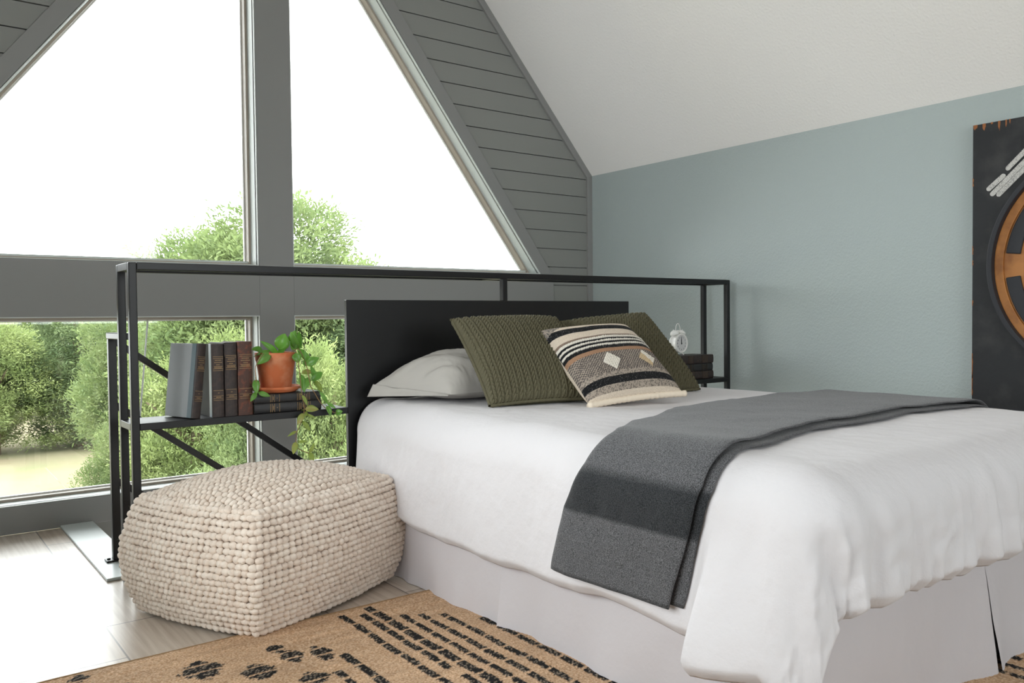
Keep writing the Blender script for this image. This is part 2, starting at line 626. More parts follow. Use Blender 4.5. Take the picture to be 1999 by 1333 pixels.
m = MB().box((1.676, 4.57, 0.132), (1.8765, 4.76, 4.05))
trim(2, m, 'wide grey centre post between the window halves')
m = MB().box((2 * XC - 3.808, 4.57, 1.03), (1.676, 4.76, 1.309)).box((1.8765, 4.57, 1.03), (3.808, 4.76, 1.309))
trim(3, m, 'deep grey cross beam over the lower windows')
m = MB().box((2 * XC - 3.808, 4.57, 0.0), (3.808, 4.76, 0.131))
trim(4, m, 'grey bottom board under the lower windows')
for n, sgn in ((5, 1), (6, -1)):
    P = [(xopen(1.309), 1.309), (xtrim(1.309), 1.309), (xtrim(3.95), 3.95), (xopen(3.95), 3.95)]
    if sgn < 0:
        P = [(2 * XC - x, z) for x, z in P][::-1]
    m = MB().prism_y(P, 4.57, 4.62)
    trim(n, m, 'slanted grey casing along the %s edge of the window' % ('right' if sgn > 0 else 'left'))
    Q = [(XR, ZK), (XC, ZA), (XC, ZA - 0.066), (XR - 0.045, ZK - 0.02)]
    Q2 = [(XR - 0.045, -0.0), (XR, -0.0), (XR, ZK), (XR - 0.045, ZK - 0.02)]
    if sgn < 0:
        Q = [(2 * XC - x, z) for x, z in Q][::-1]
        Q2 = [(2 * XC - x, z) for x, z in Q2][::-1]
    m = MB().prism_y(Q, 4.566, 4.60).prism_y(Q2, 4.566, 4.60)
    trim(n + 2, m, 'narrow grey edge moulding where the gable meets the %s slope' % ('right' if sgn > 0 else 'left'))
    x0, x1 = (3.692, 3.808) if sgn > 0 else (2 * XC - 3.808, 2 * XC - 3.692)
    m = MB().box((x0, 4.57, 0.131), (x1, 4.62, 1.03))
    trim(n + 4, m, 'grey side casing of the lower %s window' % ('right' if sgn > 0 else 'left'))


def inset(poly, d):
    n = len(poly)
    area = sum(poly[i][0] * poly[(i + 1) % n][1] - poly[(i + 1) % n][0] * poly[i][1] for i in range(n))
    sg = 1 if area > 0 else -1
    lines = []
    for i in range(n):
        p, q = Vector(poly[i]), Vector(poly[(i + 1) % n])
        e = (q - p).normalized()
        nn = Vector((-e.y, e.x)) * sg
        lines.append((p + nn * d, e))
    out = []
    for i in range(n):
        p, e = lines[i - 1]
        q, f_ = lines[i]
        den = e.x * f_.y - e.y * f_.x
        t = ((q.x - p.x) * f_.y - (q.y - p.y) * f_.x) / den
        out.append(tuple(p + e * t))
    return out


xa = 1.8765
wins = [[(2 * XC - 3.692, 0.132), (1.675, 0.132), (1.675, 1.03), (2 * XC - 3.692, 1.03)],
        [(xa, 0.132), (3.692, 0.132), (3.692, 1.03), (xa, 1.03)],
        [(2 * XC - xopen(1.3095), 1.3095), (1.675, 1.3095), (1.675, 1.308 + SLO * (3.692 - xa) - 0.01)],
        [(xa, 1.3095), (xopen(1.3095), 1.3095), (xa, 1.308 + SLO * (3.692 - xa) - 0.01)]]
wl = ['lower left window looking out on the dry field', 'lower right window behind the plant and headboard',
      'tall sloped window left of the centre post', 'tall sloped window right of the centre post']
for i, P in enumerate(wins):
    a, b, c, d = inset(P, 0.0), inset(P, 0.004), inset(P, 0.017), inset(P, 0.024)
    m = MB().ring_y(a, b, 4.572, 4.70)
    w = struct(m.build('window_%d' % (i + 1), M['jamb']), wl[i])
    MB().ring_y(b, c, 4.682, 4.75).build('frame', M['sash'], w, bevel=0.002)
    MB().ring_y(c, d, 4.735, 4.75).build('glazing_bead', M['bead'], w)
    MB().ring_y(inset(P, -0.002), b, 4.588, 4.602).build('reveal', M['grey_trim'], w)
    MB().prism_y(c, 4.741, 4.745).build('pane', M['glass'], w)
    if i >= 2:
        xs_ = sorted(p_[0] for p_ in P)
        x0_, x1_ = (xs_[0] + 0.04, xs_[-1] - 0.018) if i == 2 else (xs_[0] + 0.018, xs_[-1] - 0.04)
        MB().box((x0_, 4.69, 1.312), (x1_, 4.74, 1.3385)).build('bottom_rail', M['jamb'], w, bevel=0.002)

# thin cord
m = MB().tube([(1.119, 4.712, 1.024), (1.095, 4.71, 0.78), (1.068, 4.712, 0.50)], 0.0045, 6)
tag(m.build('pull_cord', M['cord'], smooth=True, origin=(1.119, 4.712, 1.024)), 'thin white cord hanging from the head of the lower left window', 'cord')

# ------------------------------------------------------------------ stair railing
SY = 3.733
st = thing('stair_railing', 'black metal stair railing with three sloped bars behind the bookshelf', 'railing', (0.745, SY, 0.012))
m = MB().box((0.731, SY, 0.012), (0.763, SY + 0.032, 0.935))
m.build('post', M['black'], st, bevel=0.003)
m = MB().box((0.705, SY - 0.01, 0.012), (0.79, SY + 0.045, 0.020))
m.lathe([(0.008, 0.0), (0.008, 0.004), (0.004, 0.006), (0, 0.006)], 12, (0.717, SY + 0.018, 0.020))
m.lathe([(0.008, 0.0), (0.008, 0.004), (0.004, 0.006), (0, 0.006)], 12, (0.778, SY + 0.018, 0.020))
m.build('base_plate', M['black'], st, bevel=0.002)
m = MB().box((0.729, 3.462, 0.933), (0.765, SY + 0.034, 0.959))
m.build('tie_bar', M['black'], st, bevel=0.003)
for zt in (0.917, 0.65, 0.335):
    m = MB()
    sl = (0.298 - 0.917) / (1.609 - 0.766)
    xe = 2.45
    m.bar((0.75, SY + 0.016, zt + 0.012), (xe, SY + 0.016, zt + 0.012 + sl * (xe - 0.75)), 0.028, 0.026)
    m.build('rail', M['black'], st, bevel=0.002)
m = MB().box((2.44, SY, -1.6), (2.47, SY + 0.03, -0.25))
m.build('post', M['black'], st, bevel=0.002)

# ------------------------------------------------------------------ headboard unit with shelves
T = 0.028
Y0, Y1 = 3.25, 3.43
UL, UR = 0.709, 4.096
unit = thing('headboard_shelf_unit', 'long black metal headboard unit with open side shelves and top rail behind the bed', 'headboard', (2.4, 3.35, 0))
for x in (UL, UR - T):
    for y in (Y0, Y1):
        m = MB().box((x, y, 0), (x + T, y + T, 1.219 - T * 0 - 0.0005))
        m.build('post', M['black'], unit, bevel=0.003)
for y in (Y0, Y1):
    m = MB().box((UL + T, y, 1.219 - T), (UR - T, y + T, 1.219))
    m.build('top_rail', M['black'], unit, bevel=0.003)
for x in (UL, 2.389, UR - T):
    m = MB().box((x, Y0 + T, 1.219 - T), (x + T, Y1, 1.219))
    m.build('cross_bar', M['black'], unit, bevel=0.002)
m = MB().box((2.389, Y0, 1.086), (2.389 + T, Y0 + T, 1.219 - T))
m.build('centre_post', M['black'], unit, bevel=0.002)
m = MB().box((1.565, Y0, 0.03), (3.238, Y0 + 0.022, 1.086))
m.build('headboard_panel', M['black'], unit, bevel=0.002)
for xa_, xb_ in ((UL + T, 1.565), (3.238, UR - T)):
    m = MB()
    m.box((xa_, Y0, 0.603), (xb_, Y0 + T, 0.6295)).box((xa_, Y1, 0.603), (xb_, Y1 + T, 0.6295))
    m.box((xa_, Y0 + T, 0.618), (xb_, Y1, 0.6295))
    xe = UL if xa_ < 1 else UR - T
    m.box((xe, Y0 + T, 0.603), (xe + T, Y1, 0.6295))
    m.build('shelf', M['black'], unit, bevel=0.002)

# ------------------------------------------------------------------ bed
BX0, BX1, BY0, BY1 = 1.60, 3.20, 1.075, 3.215
bed = thing('bed', 'double bed with a white pleated bed skirt in front of the black headboard', 'bed', (2.4, 2.14, 0))
MB().box((BX0 + .015, BY0 + .015, 0.12), (BX1 - .015, BY1, 0.36)).build('box_spring', M['mattress'], bed, bevel=0.03)
MB().box((BX0 + .012, BY0 + .012, 0.362), (BX1 - .012, BY1, 0.615)).build('mattress', M['mattress'], bed, bevel=0.05)
for x in (BX0 + 0.08, BX1 - 0.14):
    for y in (BY0 + 0.08, BY1 - 0.14):
        MB().box((x, y, 0.0), (x + 0.05, y + 0.05, 0.12)).build('leg', M['black'], bed)


def skirt_panel(p0, p1, nrm, z1, seed, flare0=0.0, flare1=0.0, gap0=0.0, gap1=0.0, amp=1.0):
    """a hanging cloth panel from p0 to p1 (plan points)"""
    nu, nv = 90, 22
    u = np.linspace(0, 1, nu)[:, None] * np.ones((1, nv))
    v = np.linspace(0, 1, nv)[None, :] * np.ones((nu, 1))
    L = math.hypot(p1[0] - p0[0], p1[1] - p0[1])
    uu = u + (-gap1 * u + gap0 * (1 - u)) * v ** 1.5 / L
    px = p0[0] + (p1[0] - p0[0]) * uu
    py = p0[1] + (p1[1] - p0[1]) * uu
    off = (0.044 * vnoise(u * L * 4.2 + v * 0.8, v * 1.2, seed) + 0.016 * vnoise(u * L * 15 + v, v * 2, seed + 1) + 0.026) * v + 0.006 * vnoise(u * L * 9 + v * 2, v * 5 - u * L * 3, seed + 3) * v
    off *= amp
    off += (flare0 * np.exp(-((u * L) / 0.10) ** 2) + flare1 * np.exp(-(((1 - u) * L) / 0.10) ** 2)) * v ** 1.3
    z = z1 + (0.006 + 0.008 * vnoise(u * L * 4, u * 0, seed + 2) - z1) * v
    P = np.stack([px + nrm[0] * off, py + nrm[1] * off, z], -1)
    return P


Vs, Fs, o_ = [], [], 0
SX, SYF = 1.597, 1.073
for P in (skirt_panel((SX, 3.215), (SX, 2.1685), (-1, 0), 0.45, 11, 0, 0.0, 0, 0.003),
          skirt_panel((SX, 2.1685), (SX, SYF - 0.03), (-1, 0), 0.45, 21, 0.03, 0.0, 0.008, 0.0),
          skirt_panel((SX + 0.012, 2.33), (SX + 0.012, 2.01), (-1, 0), 0.45, 25, amp=0.2),
          skirt_panel((SX - 0.03, SYF), (2.4285, SYF), (0, -1), 0.45, 31, 0.0, 0.03, 0, 0.004),
          skirt_panel((2.431, SYF), (3.203, SYF), (0, -1), 0.45, 41, 0.02, 0.0, 0.018, 0),
          skirt_panel((2.25, SYF + 0.006), (2.62, SYF + 0.006), (0, -1), 0.45, 45, amp=0.2),
          skirt_panel((3.203, SYF), (3.203, 3.215), (1, 0), 0.45, 51)):
    Vs.append(P.reshape(-1, 3))
    Fs.append(gridF(P.shape[0], P.shape[1], o_))
    o_ += P.shape[0] * P.shape[1]
sk = np_mesh('bed_skirt', np.concatenate(Vs), np.concatenate(Fs), M['skirt'], bed)
sk['label'] = 'white cotton bed skirt with box pleats'

# ------------------------------------------------------------------ duvet
BXC, BHW, BR, BTOP = 2.40, 0.872, 0.135, 0.660
BLEN, BHEAD = 2.235, 3.212


def prof(t, L, r=BR, slope=0.03):
    t = np.maximum(t, 0)
    ph = np.minimum(t / r, math.pi / 2)
    out = r * np.sin(ph)
    down = r * (1 - np.cos(ph))
    e = np.maximum(t - r * math.pi / 2, 0)
    tuck = np.maximum(t - (L - 0.045), 0)          # the hem rolls under
    out = out + slope * e - 0.5 * tuck ** 1.3 * 4
    down = down + e - 0.25 * tuck
    return out, down


def duvet(a, b, off=0.0, wr=1.0):
    a = np.asarray(a, float)
    b = np.asarray(b, float)
    Yh = BHEAD - b
    hw = BHW - 0.055 * sstep(2.6, 3.2, Yh)
    sgn = np.sign(a + 1e-12)
    tx = np.maximum(np.abs(a) - (hw - BR), 0)
    ty = np.maximum(b - (BLEN - BR), 0)
    Ls = 0.525 + 0.03 * vnoise(b * 3.2, a * 0, 5) + 0.012 * vnoise(b * 11, a * 0, 6)
    Lf = 0.405 + 0.02 * vnoise(a * 4.0, b * 0, 7)
    t = np.hypot(tx, ty)
    th = np.arctan2(ty, tx + 1e-9)
    Lh = np.minimum(Ls / np.maximum(np.cos(th), 1e-3), Lf / np.maximum(np.sin(th), 1e-3))
    o, d = prof(t, Lh)
    o = o + off
    px, py = o * np.cos(th), o * np.sin(th)
    x = BXC + sgn * (np.minimum(np.abs(a), hw - BR) + px)
    y = BHEAD - (np.minimum(b, BLEN - BR) + py)
    z = BTOP + off - d
    top = (1 - sstep(0.0, 0.15, t))
    z = z + wr * top * (0.016 * vnoise(a * 2.2, b * 2.2, 3) + 0.006 * vnoise(a * 7, b * 7, 4) + 0.0025 * vnoise(a * 26, b * 18, 14))
    # hanging wrinkles
    foot = sstep(0.08, 0.25, ty)
    side = sstep(0.08, 0.25, tx)
    wf = foot * (1 - side)
    ws = side * (1 - foot)
    wob = 0.2 * vnoise(a * 3, b * 5, 12)
    y = y - wr * wf * (1 + 0.9 * sstep(0.2, 0.38, ty)) * (0.022 * vnoise((a + wob * 0.3) * 16, b * 2.2, 8) + 0.013 * vnoise(a * 42 + wob * 3, b * 6, 9) + 0.006 * vnoise(a * 30 + b * 18, b * 26 - a * 8, 18) + 0.02 * np.maximum(vnoise(a * 5, b * 3, 22), 0))
    x = x + sgn * wr * ws * (0.022 * vnoise(b * 4, a * 2.5, 10) + 0.006 * vnoise(b * 17, a * 5, 11) + 0.003 * vnoise(b * 40, a * 30, 13))
    ww = foot * side
    rr = 0.014 * vnoise(a * 9 + b * 6, a * 3 - b * 3, 15) + 0.004 * vnoise(a * 30, b * 30, 16)
    x = x + sgn * wr * ww * rr
    y = y - wr * ww * rr
    # the corner hangs as a loose fold that overlaps the side
    dd = BTOP - z
    amp = sstep(0.10, 0.46, dd) * (sgn < 0)
    e = y - (1.262 + 0.06 * (dd - 0.3) + 0.012 * vnoise(dd * 9, dd * 0, 17))
    cornerY = BHEAD - BLEN
    ridge = np.where(e > 0, np.exp(-(e / 0.028) ** 2), np.clip((y - cornerY - 0.03) / (1.262 - cornerY), 0, 1) ** 0.8)
    side_f = sstep(0.03, 0.12, tx)
    x = x - wr * amp * 0.105 * ridge * side_f
    z = z - wr * amp * 0.045 * ridge * side_f
    # crease where the fold meets the foot drop
    cr = np.exp(-((x - (1.56 + 0.30 * (dd - 0.05))) / 0.030) ** 2) * sstep(0.08, 0.22, dd) * (1 - sstep(1.03, 1.10, y))
    y = y + wr * 0.020 * cr
    return np.stack([x, y, z], -1)


def duvet_grid(na, nb):
    Lr = BHW - BR
    av = np.concatenate([-(Lr + np.linspace(0.525, 0, 70)), np.linspace(-Lr, Lr, na)[1:-1], Lr + np.linspace(0, 0.525, 40)])
    bv = np.concatenate([np.linspace(0, BLEN - BR, nb), BLEN - BR + np.linspace(0, 0.405, 60)[1:]])
    return np.meshgrid(av, bv, indexing='ij')


A, B = duvet_grid(130, 170)
# follow the uneven hem: stretch the overhang to its local length
LsA = 0.525 + 0.03 * vnoise(B * 3.2, A * 0, 5) + 0.012 * vnoise(B * 11, A * 0, 6)
ovr = np.maximum(np.abs(A) - (BHW - BR), 0)
A2 = np.sign(A) * (np.minimum(np.abs(A), BHW - BR) + ovr * LsA / 0.525)
LfA = 0.405 + 0.02 * vnoise(A * 4.0, B * 0, 7)
ovf = np.maximum(B - (BLEN - BR), 0)
B2 = np.minimum(B, BLEN - BR) + ovf * LfA / 0.405
PD = duvet(A2, B2)
dv = np_mesh('duvet', PD, gridF(*PD.shape[:2]), M['white_linen'], origin=(2.4, 2.14, 0.66))
so = dv.modifiers.new('thickness', 'SOLIDIFY')
so.thickness = 0.016
so.offset = 1.0
tag(dv, 'white linen duvet spread over the whole bed', 'duvet')

# ------------------------------------------------------------------ folded wool throw
ka = np.array([-1.20, -1.0, -0.88, -0.78, -0.6, -0.25, 0.3, 0.75, 0.95, 1.15])
kh = np.array([1.815, 1.765, 1.70, 1.68, 1.80, 1.95, 2.01, 2.02, 2.02, 2.02])
kf = np.array([1.375, 1.315, 1.275, 1.28, 1.34, 1.42, 1.42, 1.39, 1.38, 1.38])


def throw_layer(name, off, dh, df, a0, a1, parent, seed):
    na, nw = 190, 46
    av = np.linspace(a0, a1, na)[:, None] * np.ones((1, nw))
    wv = np.linspace(0, 1, nw)[None, :] * np.ones((na, 1))
    hy = np.interp(av, ka, kh) + dh + 0.014 * vnoise(av * 6, av * 0, seed)
    fy = np.interp(av, ka, kf) + df + 0.018 * vnoise(av * 7, av * 0, seed + 1)
    ny = 1 - wv
    yy = fy + (hy - fy) * ny
    bb = BHEAD - yy
    rip = 0.007 * vnoise(av * 5, yy * 9, seed + 2) * (1 - sstep(0.0, 0.12, np.abs(av) - 0.74)) \
        + 0.020 * vnoise(yy * 9 + av, av * 2, seed + 3) * sstep(0.25, 0.45, np.abs(av) - 0.74)
    edge = np.exp(-(wv / 0.03) ** 2) + np.exp(-((1 - wv) / 0.03) ** 2)
    th = 0.011
    base = duvet(av, bb, 0.0, 0.9)
    e = 1e-3
    du = duvet(av + e, bb, 0.0, 0.15) - duvet(av - e, bb, 0.0, 0.15)
    dvv = duvet(av, bb + 0.02, 0.0, 0.15) - duvet(av, bb - 0.02, 0.0, 0.15)
    n = np.cross(dvv, du)
    n /= np.linalg.norm(n, axis=-1, keepdims=True) + 1e-9
    n = np.where(n[..., 2:3] < -0.3, -n, n)
    topP = base + n * (off + th + np.maximum(rip, -0.004) - 0.004 * edge)[..., None]
    botP = base + n * (off + 0.0 + np.maximum(rip, -0.004) + 0.004 * edge)[..., None]
    loop = np.concatenate([topP, botP[:, ::-1]], axis=1)
    nl = loop.shape[1]
    V = loop.reshape(-1, 3)
    F = []
    iu, iv = np.meshgrid(np.arange(na - 1), np.arange(nl), indexing='ij')
    jv = (iv + 1) % nl
    F = np.stack([iu * nl + iv, (iu + 1) * nl + iv, (iu + 1) * nl + jv, iu * nl + jv], -1).reshape(-1, 4).tolist()
    for r_ in (0, na - 1):
        for q in range(nw - 1):
            F.append([r_ * nl + q, r_ * nl + q + 1, r_ * nl + nl - 2 - q, r_ * nl + nl - 1 - q])
    aa = np.concatenate([av, av[:, ::-1]], axis=1)
    ww = np.concatenate([wv, wv[:, ::-1]], axis=1)
    base_c = np.array(s2l(106, 106, 109)[:3])
    dark = np.array(s2l(58, 60, 63)[:3])
    st_ = sstep(-1.008, -0.998, aa) * (1 - sstep(-0.897, -0.887, aa))
    hem = 1 - sstep(a0 + 0.006, a0 + 0.010, aa)
    f = np.clip(st_ + hem, 0, 1)[..., None]
    col = base_c * (1 - f) + dark * f
    o = np_mesh(name, V, F, M['blanket'], parent, col=col, origin=(2.4, 1.7, 0.68) if parent is None else None, fix=True)
    return o


tb = throw_layer('throw_blanket', 0.020, 0.0, 0.012, -1.185, 1.03, None, 61)
tag(tb, 'folded charcoal wool throw with a dark stripe laid across the white duvet', 'blanket')
lo = throw_layer('folded_layer', 0.003, -0.03, -0.012, -1.178, 1.05, tb, 71)

# ------------------------------------------------------------------ cushions and pillow
def frame_from(BL, TL, TR):
    BL, TL, TR = Vector(BL), Vector(TL), Vector(TR)
    u = (TR - TL).normalized()
    v = (TL - BL)
    v = (v - u * v.dot(u)).normalized()
    n = u.cross(v)
    if n.y > 0:
        n = -n
    c = (TR + BL) / 2
    Mx = Matrix((u, v, n)).transposed().to_4x4()
    Mx.translation = c
    return Mx


def cushion_shape(n, s, T_, pinch=0.06, power=0.5, seed=0):
    q = np.linspace(-1, 1, n)
    q = np.sign(q) * (1 - (1 - np.abs(q)) ** 1.0)
    X_, Y_ = np.meshgrid(q, q, indexing='ij')
    fx = 1 - pinch * (1 - Y_ ** 2)
    fy = 1 - pinch * (1 - X_ ** 2)
    x = X_ * fx * s / 2
    y = Y_ * fy * s / 2
    h = T_ * (np.clip((1 - np.abs(X_) ** 2.4) * (1 - np.abs(Y_) ** 2.4), 0, 1)) ** power
    h = h + 0.006 * vnoise(X_ * 3, Y_ * 3, seed) * np.clip(h / T_, 0, 1)
    return X_, Y_, x, y, h


def knit_cushion(label, Mx, s, seed):
    t = thing('knit_cushion', label, 'cushion', local=True, group='olive knitted cushions')
    t.matrix_world = Mx
    n = 310
    X_, Y_, x, y, h = cushion_shape(n, s, 0.085, 0.05, 0.45, seed)
    ncol, nst = 16.0, 25.0
    cx = (X_ + 1) / 2 * ncol + 0.15 * vnoise(X_ * 4, Y_ * 4, seed + 1)
    fr = cx - np.floor(cx) - 0.5
    rid = np.clip(np.cos(math.pi * fr), 0, 1) ** 0.6
    ph = (Y_ + 1) / 2 * nst + np.abs(fr) * 1.5
    st_ = np.abs(np.sin(math.pi * ph)) ** 0.7
    split = 1 - 0.45 * np.exp(-(fr / 0.07) ** 2)
    disp = 0.0165 * rid * (0.30 + 0.70 * st_) * split
    P = np.stack([x, y, h + disp], -1)
    # slight sideways puff of the stitches at the rim
    np_mesh('knitted_front', P, gridF(n, n), M['olive_knit'], t, fix=False)
    n2 = 60
    X2, Y2, x2, y2, h2 = cushion_shape(n2, s, 0.085, 0.05, 0.45, seed)
    P2 = np.stack([x2, y2, -h2 * 0.95], -1)[::-1]
    np_mesh('back_panel', P2, gridF(n2, n2), M['olive_back'], t)
    # rolled knitted rim
    rim = []
    mm = 46
    for k2 in range(4 * mm):
        e, f = divmod(k2, mm)
        q = -1 + 2 * f / mm
        qx, qy = [(q, -1), (1, q), (-q, 1), (-1, -q)][e]
        rim.append((qx * (1 - 0.05 * (1 - qy ** 2)) * s / 2, qy * (1 - 0.05 * (1 - qx ** 2)) * s / 2, 0.002))
    mb = MB()
    rim.append(rim[0])
    mb.tube(rim, [0.0075 * (0.8 + 0.35 * abs(math.sin(i * 1.9))) for i in range(len(rim))], 8, caps=False)
    mb.build('rim', M['olive_knit'], t, smooth=True)
    return t


g1M = frame_from((1.821, 2.564, 0.673), (1.885, 2.926, 0.990), (2.367, 2.835, 0.992))
knit_cushion('olive knitted cushion leaning in front of the grey pillow', g1M, 0.495, 80)
BR2, TR2, TL2 = Vector((2.935, 2.512, 0.672)), Vector((2.953, 2.858, 1.011)), Vector((2.466, 2.899, 0.977))
g2M = frame_from(BR2 + (TL2 - TR2), TL2, TR2)
knit_cushion('olive knitted cushion half hidden behind the striped cushion and nearest the clock', g2M, 0.49, 90)

# striped cushion
kM = frame_from((2.118, 2.34, 0.672), (2.159, 2.69, 0.940), (2.600, 2.63, 0.961))
kt = thing('patterned_cushion', 'woven cushion with black and cream stripes and white diamonds', 'cushion', local=True)
kt.matrix_world = kM
n = 330
s = 0.455
X_, Y_, x, y, h = cushion_shape(n, s, 0.085, 0.05, 0.45, 97)
V_ = (1 - Y_) / 2                      # 0 at the top edge, 1 at the bottom
cream, black, wht = np.array(s2l(222, 208, 192)[:3]), np.array(s2l(30, 30, 32)[:3]), np.array(s2l(232, 226, 216)[:3])
taupe, tan, greyw = np.array(s2l(140, 122, 110)[:3]), np.array(s2l(170, 134, 108)[:3]), np.array(s2l(176, 164, 152)[:3])
jag = 0.004 * vnoise(X_ * 120, Y_ * 3, 98)
bands = [(0.0, 0.06, greyw), (0.06, 0.12, cream), (0.12, 0.21, black), (0.21, 0.305, cream), (0.305, 0.335, taupe), (0.335, 0.365, wht), (0.365, 0.392, black),
         (0.392, 0.415, wht), (0.415, 0.442, black), (0.442, 0.465, wht), (0.465, 0.505, black), (0.505, 0.555, tan), (0.555, 0.79, greyw),
         (0.79, 0.835, greyw), (0.835, 0.905, black), (0.905, 0.965, greyw), (0.965, 1.01, cream)]
col = np.zeros((n, n, 3))
rel = np.zeros((n, n))
for a0, a1, c in bands:
    k_ = ((V_ + jag) >= a0) & ((V_ + jag) < a1)
    col[k_] = c
    if c is wht:
        rel[k_] = 0.005
mid = (V_ > 0.555) & (V_ < 0.79)
chk = (np.sin(X_ * 115 + 1.5 * vnoise(X_ * 9, V_ * 18, 102)) * np.sin(V_ * 2 * 120 + 1.5 * vnoise(X_ * 9, V_ * 18, 103)) + 1.1 * vnoise(X_ * 110, V_ * 220, 104) > -0.05)
heather = vnoise(X_ * 70, Y_ * 70, 99) > 0.12
col[mid & chk] = np.array(s2l(92, 86, 84)[:3])
gr = (((V_ > 0.79) & (V_ < 0.835)) | ((V_ > 0.905) & (V_ < 0.965)) | (V_ < 0.06)) & heather
col[gr] = np.array(s2l(120, 112, 106)[:3])
cor = (X_ + 1) * 0.5 + V_ * 2.0 < 0.30 + 0.05 * vnoise(X_ * 40, V_ * 40, 105)
col[cor] = np.where((vnoise(X_ * 80, Y_ * 80, 106) > 0)[..., None], greyw, np.array(s2l(112, 108, 106)[:3]))[cor]
spk = (vnoise(X_ * 90, Y_ * 90, 101) > 0.36) & (col[..., 0] < 0.03)
col[spk] = np.array(s2l(110, 108, 108)[:3])
for dx, half in ((-0.28, 0), (0.52, 1)):
    dm = np.abs(X_ - dx) / 0.19 + np.abs(V_ - 0.672) / 0.105
    col[dm < 1] = wht
    if half:
        col[(dm < 1) & (X_ < dx + (V_ - 0.672) * 0.9)] = np.array(s2l(206, 184, 150)[:3])
    rel = np.where(dm < 1, 0.004, rel)
rel = rel * (0.75 + 0.25 * np.sin(X_ * 130)) + 0.0012 * np.sin(V_ * 2 * math.pi * 85)
rel = rel + np.where(mid, 0.0015 * np.sin(X_ * 115) * np.sin(V_ * 240), 0)
np_mesh('woven_front', np.stack([x, y, h + rel], -1), gridF(n, n), M['kilim'], kt, col=col)
n2 = 50
X2, Y2, x2, y2, h2 = cushion_shape(n2, s, 0.085, 0.05, 0.45, 97)
np_mesh('back_panel', np.stack([x2, y2, -h2 * 0.9], -1)[::-1], gridF(n2, n2), M['cream_wool'], kt)
mb = MB()
bot = [(q * s / 2 * 1.04, -s / 2 * (1 - 0.05 * (1 - q * q)) - 0.004, 0.003) for q in np.linspace(-1, 1, 60)]
mb.tube(bot, [0.0125 * (0.82 + 0.3 * abs(math.sin(i * 1.1))) for i in range(60)], 10)
fr_ = mb.build('braided_edge', M['cream_wool'], kt, smooth=True)
fr_['label'] = 'cream braided bottom edge'

# grey pillow with a flanged case
pil = thing('bed_pillow', 'plain pale grey linen pillow lying against the headboard', 'pillow', (2.075, 2.965, 0.668), local=True)
pil.rotation_euler = (math.radians(3), 0, 0)
nx, ny = 150, 100
qx, qy = np.meshgrid(np.linspace(-1, 1, nx), np.linspace(-1, 1, ny), indexing='ij')
LX, LY = 0.74, 0.39
pin = 0.05
shear = lambda x_, y_: x_ - 0.34 * y_ * np.clip((0.15 - x_ / LX) / 0.65, 0, 1)
px_ = qx * (1 - pin * (1 - qy ** 2)) * LX / 2
py_ = qy * (1 - pin * (1 - qx ** 2)) * LY / 2
hh = 0.150 * np.clip((1 - np.abs(qx) ** np.where(qx < 0, 4.5, 2.2)) * (1 - np.abs(qy) ** 2.6), 0, 1) ** 0.55
px_ = shear(px_, py_)
wrk = (0.020 * vnoise(qx * 4 + qy * 2, qy * 2.5, 110) + 0.009 * vnoise(qx * 11 + qy * 5, qy * 3, 111) * (qx < 0.2) + 0.003 * vnoise(qx * 30, qy * 12, 112)) * np.clip(hh / 0.05, 0, 1)
zc = 0.045
topp = np.stack([px_, py_, zc + hh + wrk], -1)
botp = np.stack([px_, py_, zc - hh * 0.28], -1)[::-1]
np_mesh('pillowcase', np.concatenate([topp.reshape(-1, 3), botp.reshape(-1, 3)]),
        np.concatenate([gridF(nx, ny), gridF(nx, ny, nx * ny)]), M['grey_linen'], pil)
nf = 60
fv = np.linspace(-1, 1, nf)
fl = []
for j in range(8):
    e = j / 7
    fx_ = -LX / 2 * (1 - pin * (1 - fv ** 2)) - 0.018 * e - 0.010 * vnoise(fv * 3, fv * 0 + e, 113) * e
    fy_ = fv * LY / 2 * (1 + 0.06 * e)
    fl.append(np.stack([shear(fx_, fy_), fy_, zc + 0.012 * vnoise(fv * 4 + 3, fv * 0 + e, 114) * (1 - e) - (0.026 + 0.022 * fv) * e]), )
    fl[-1] = fl[-1].T
fl = np.stack(fl, 0)
fo = np_mesh('flange', fl, gridF(8, nf), M['grey_linen'], pil)
sm = fo.modifiers.new('thickness', 'SOLIDIFY')
sm.thickness = 0.004

# ------------------------------------------------------------------ pouf
PO = (0.915, 2.56)
ang = math.radians(24)
pe1 = np.array([math.cos(ang), math.sin(ang)])
pe2 = np.array([-math.sin(ang), math.cos(ang)])
SA, SB, PH = 0.73, 0.61, 0.40
pc = np.array(PO) + 0.92 * (pe1 * SA / 2 + pe2 * SB / 2)
pouf = thing('knitted_pouf', 'square cream chunky knitted wool pouf on the floor beside the bed', 'pouf', (pc[0], pc[1], 0))


def pouf_w(h):                       # plan scale by height 0..1
    h = np.asarray(h, float)
    return 0.92 + 0.13 * np.clip(np.sin(math.pi * np.clip(h, 0, 1)), 0, 1) ** 0.8


def pouf_side(k, s, h):
    """side k, s in -1..1, h in 0..1 -> world point"""
    w = pouf_w(h)
    bulge = 1 + 0.08 * (1 - s ** 2)
    sh = s
    lx = [sh, np.ones_like(s) * bulge, -sh, -np.ones_like(s) * bulge][k]
    ly = [-np.ones_like(s) * bulge, sh, np.ones_like(s) * bulge, -sh][k]
    p = pc[None, :] + (lx * w * SA / 2)[:, None] * pe1 + (ly * w * SB / 2)[:, None] * pe2
    return np.column_stack([p, 0.012 + h * (PH - 0.02)])


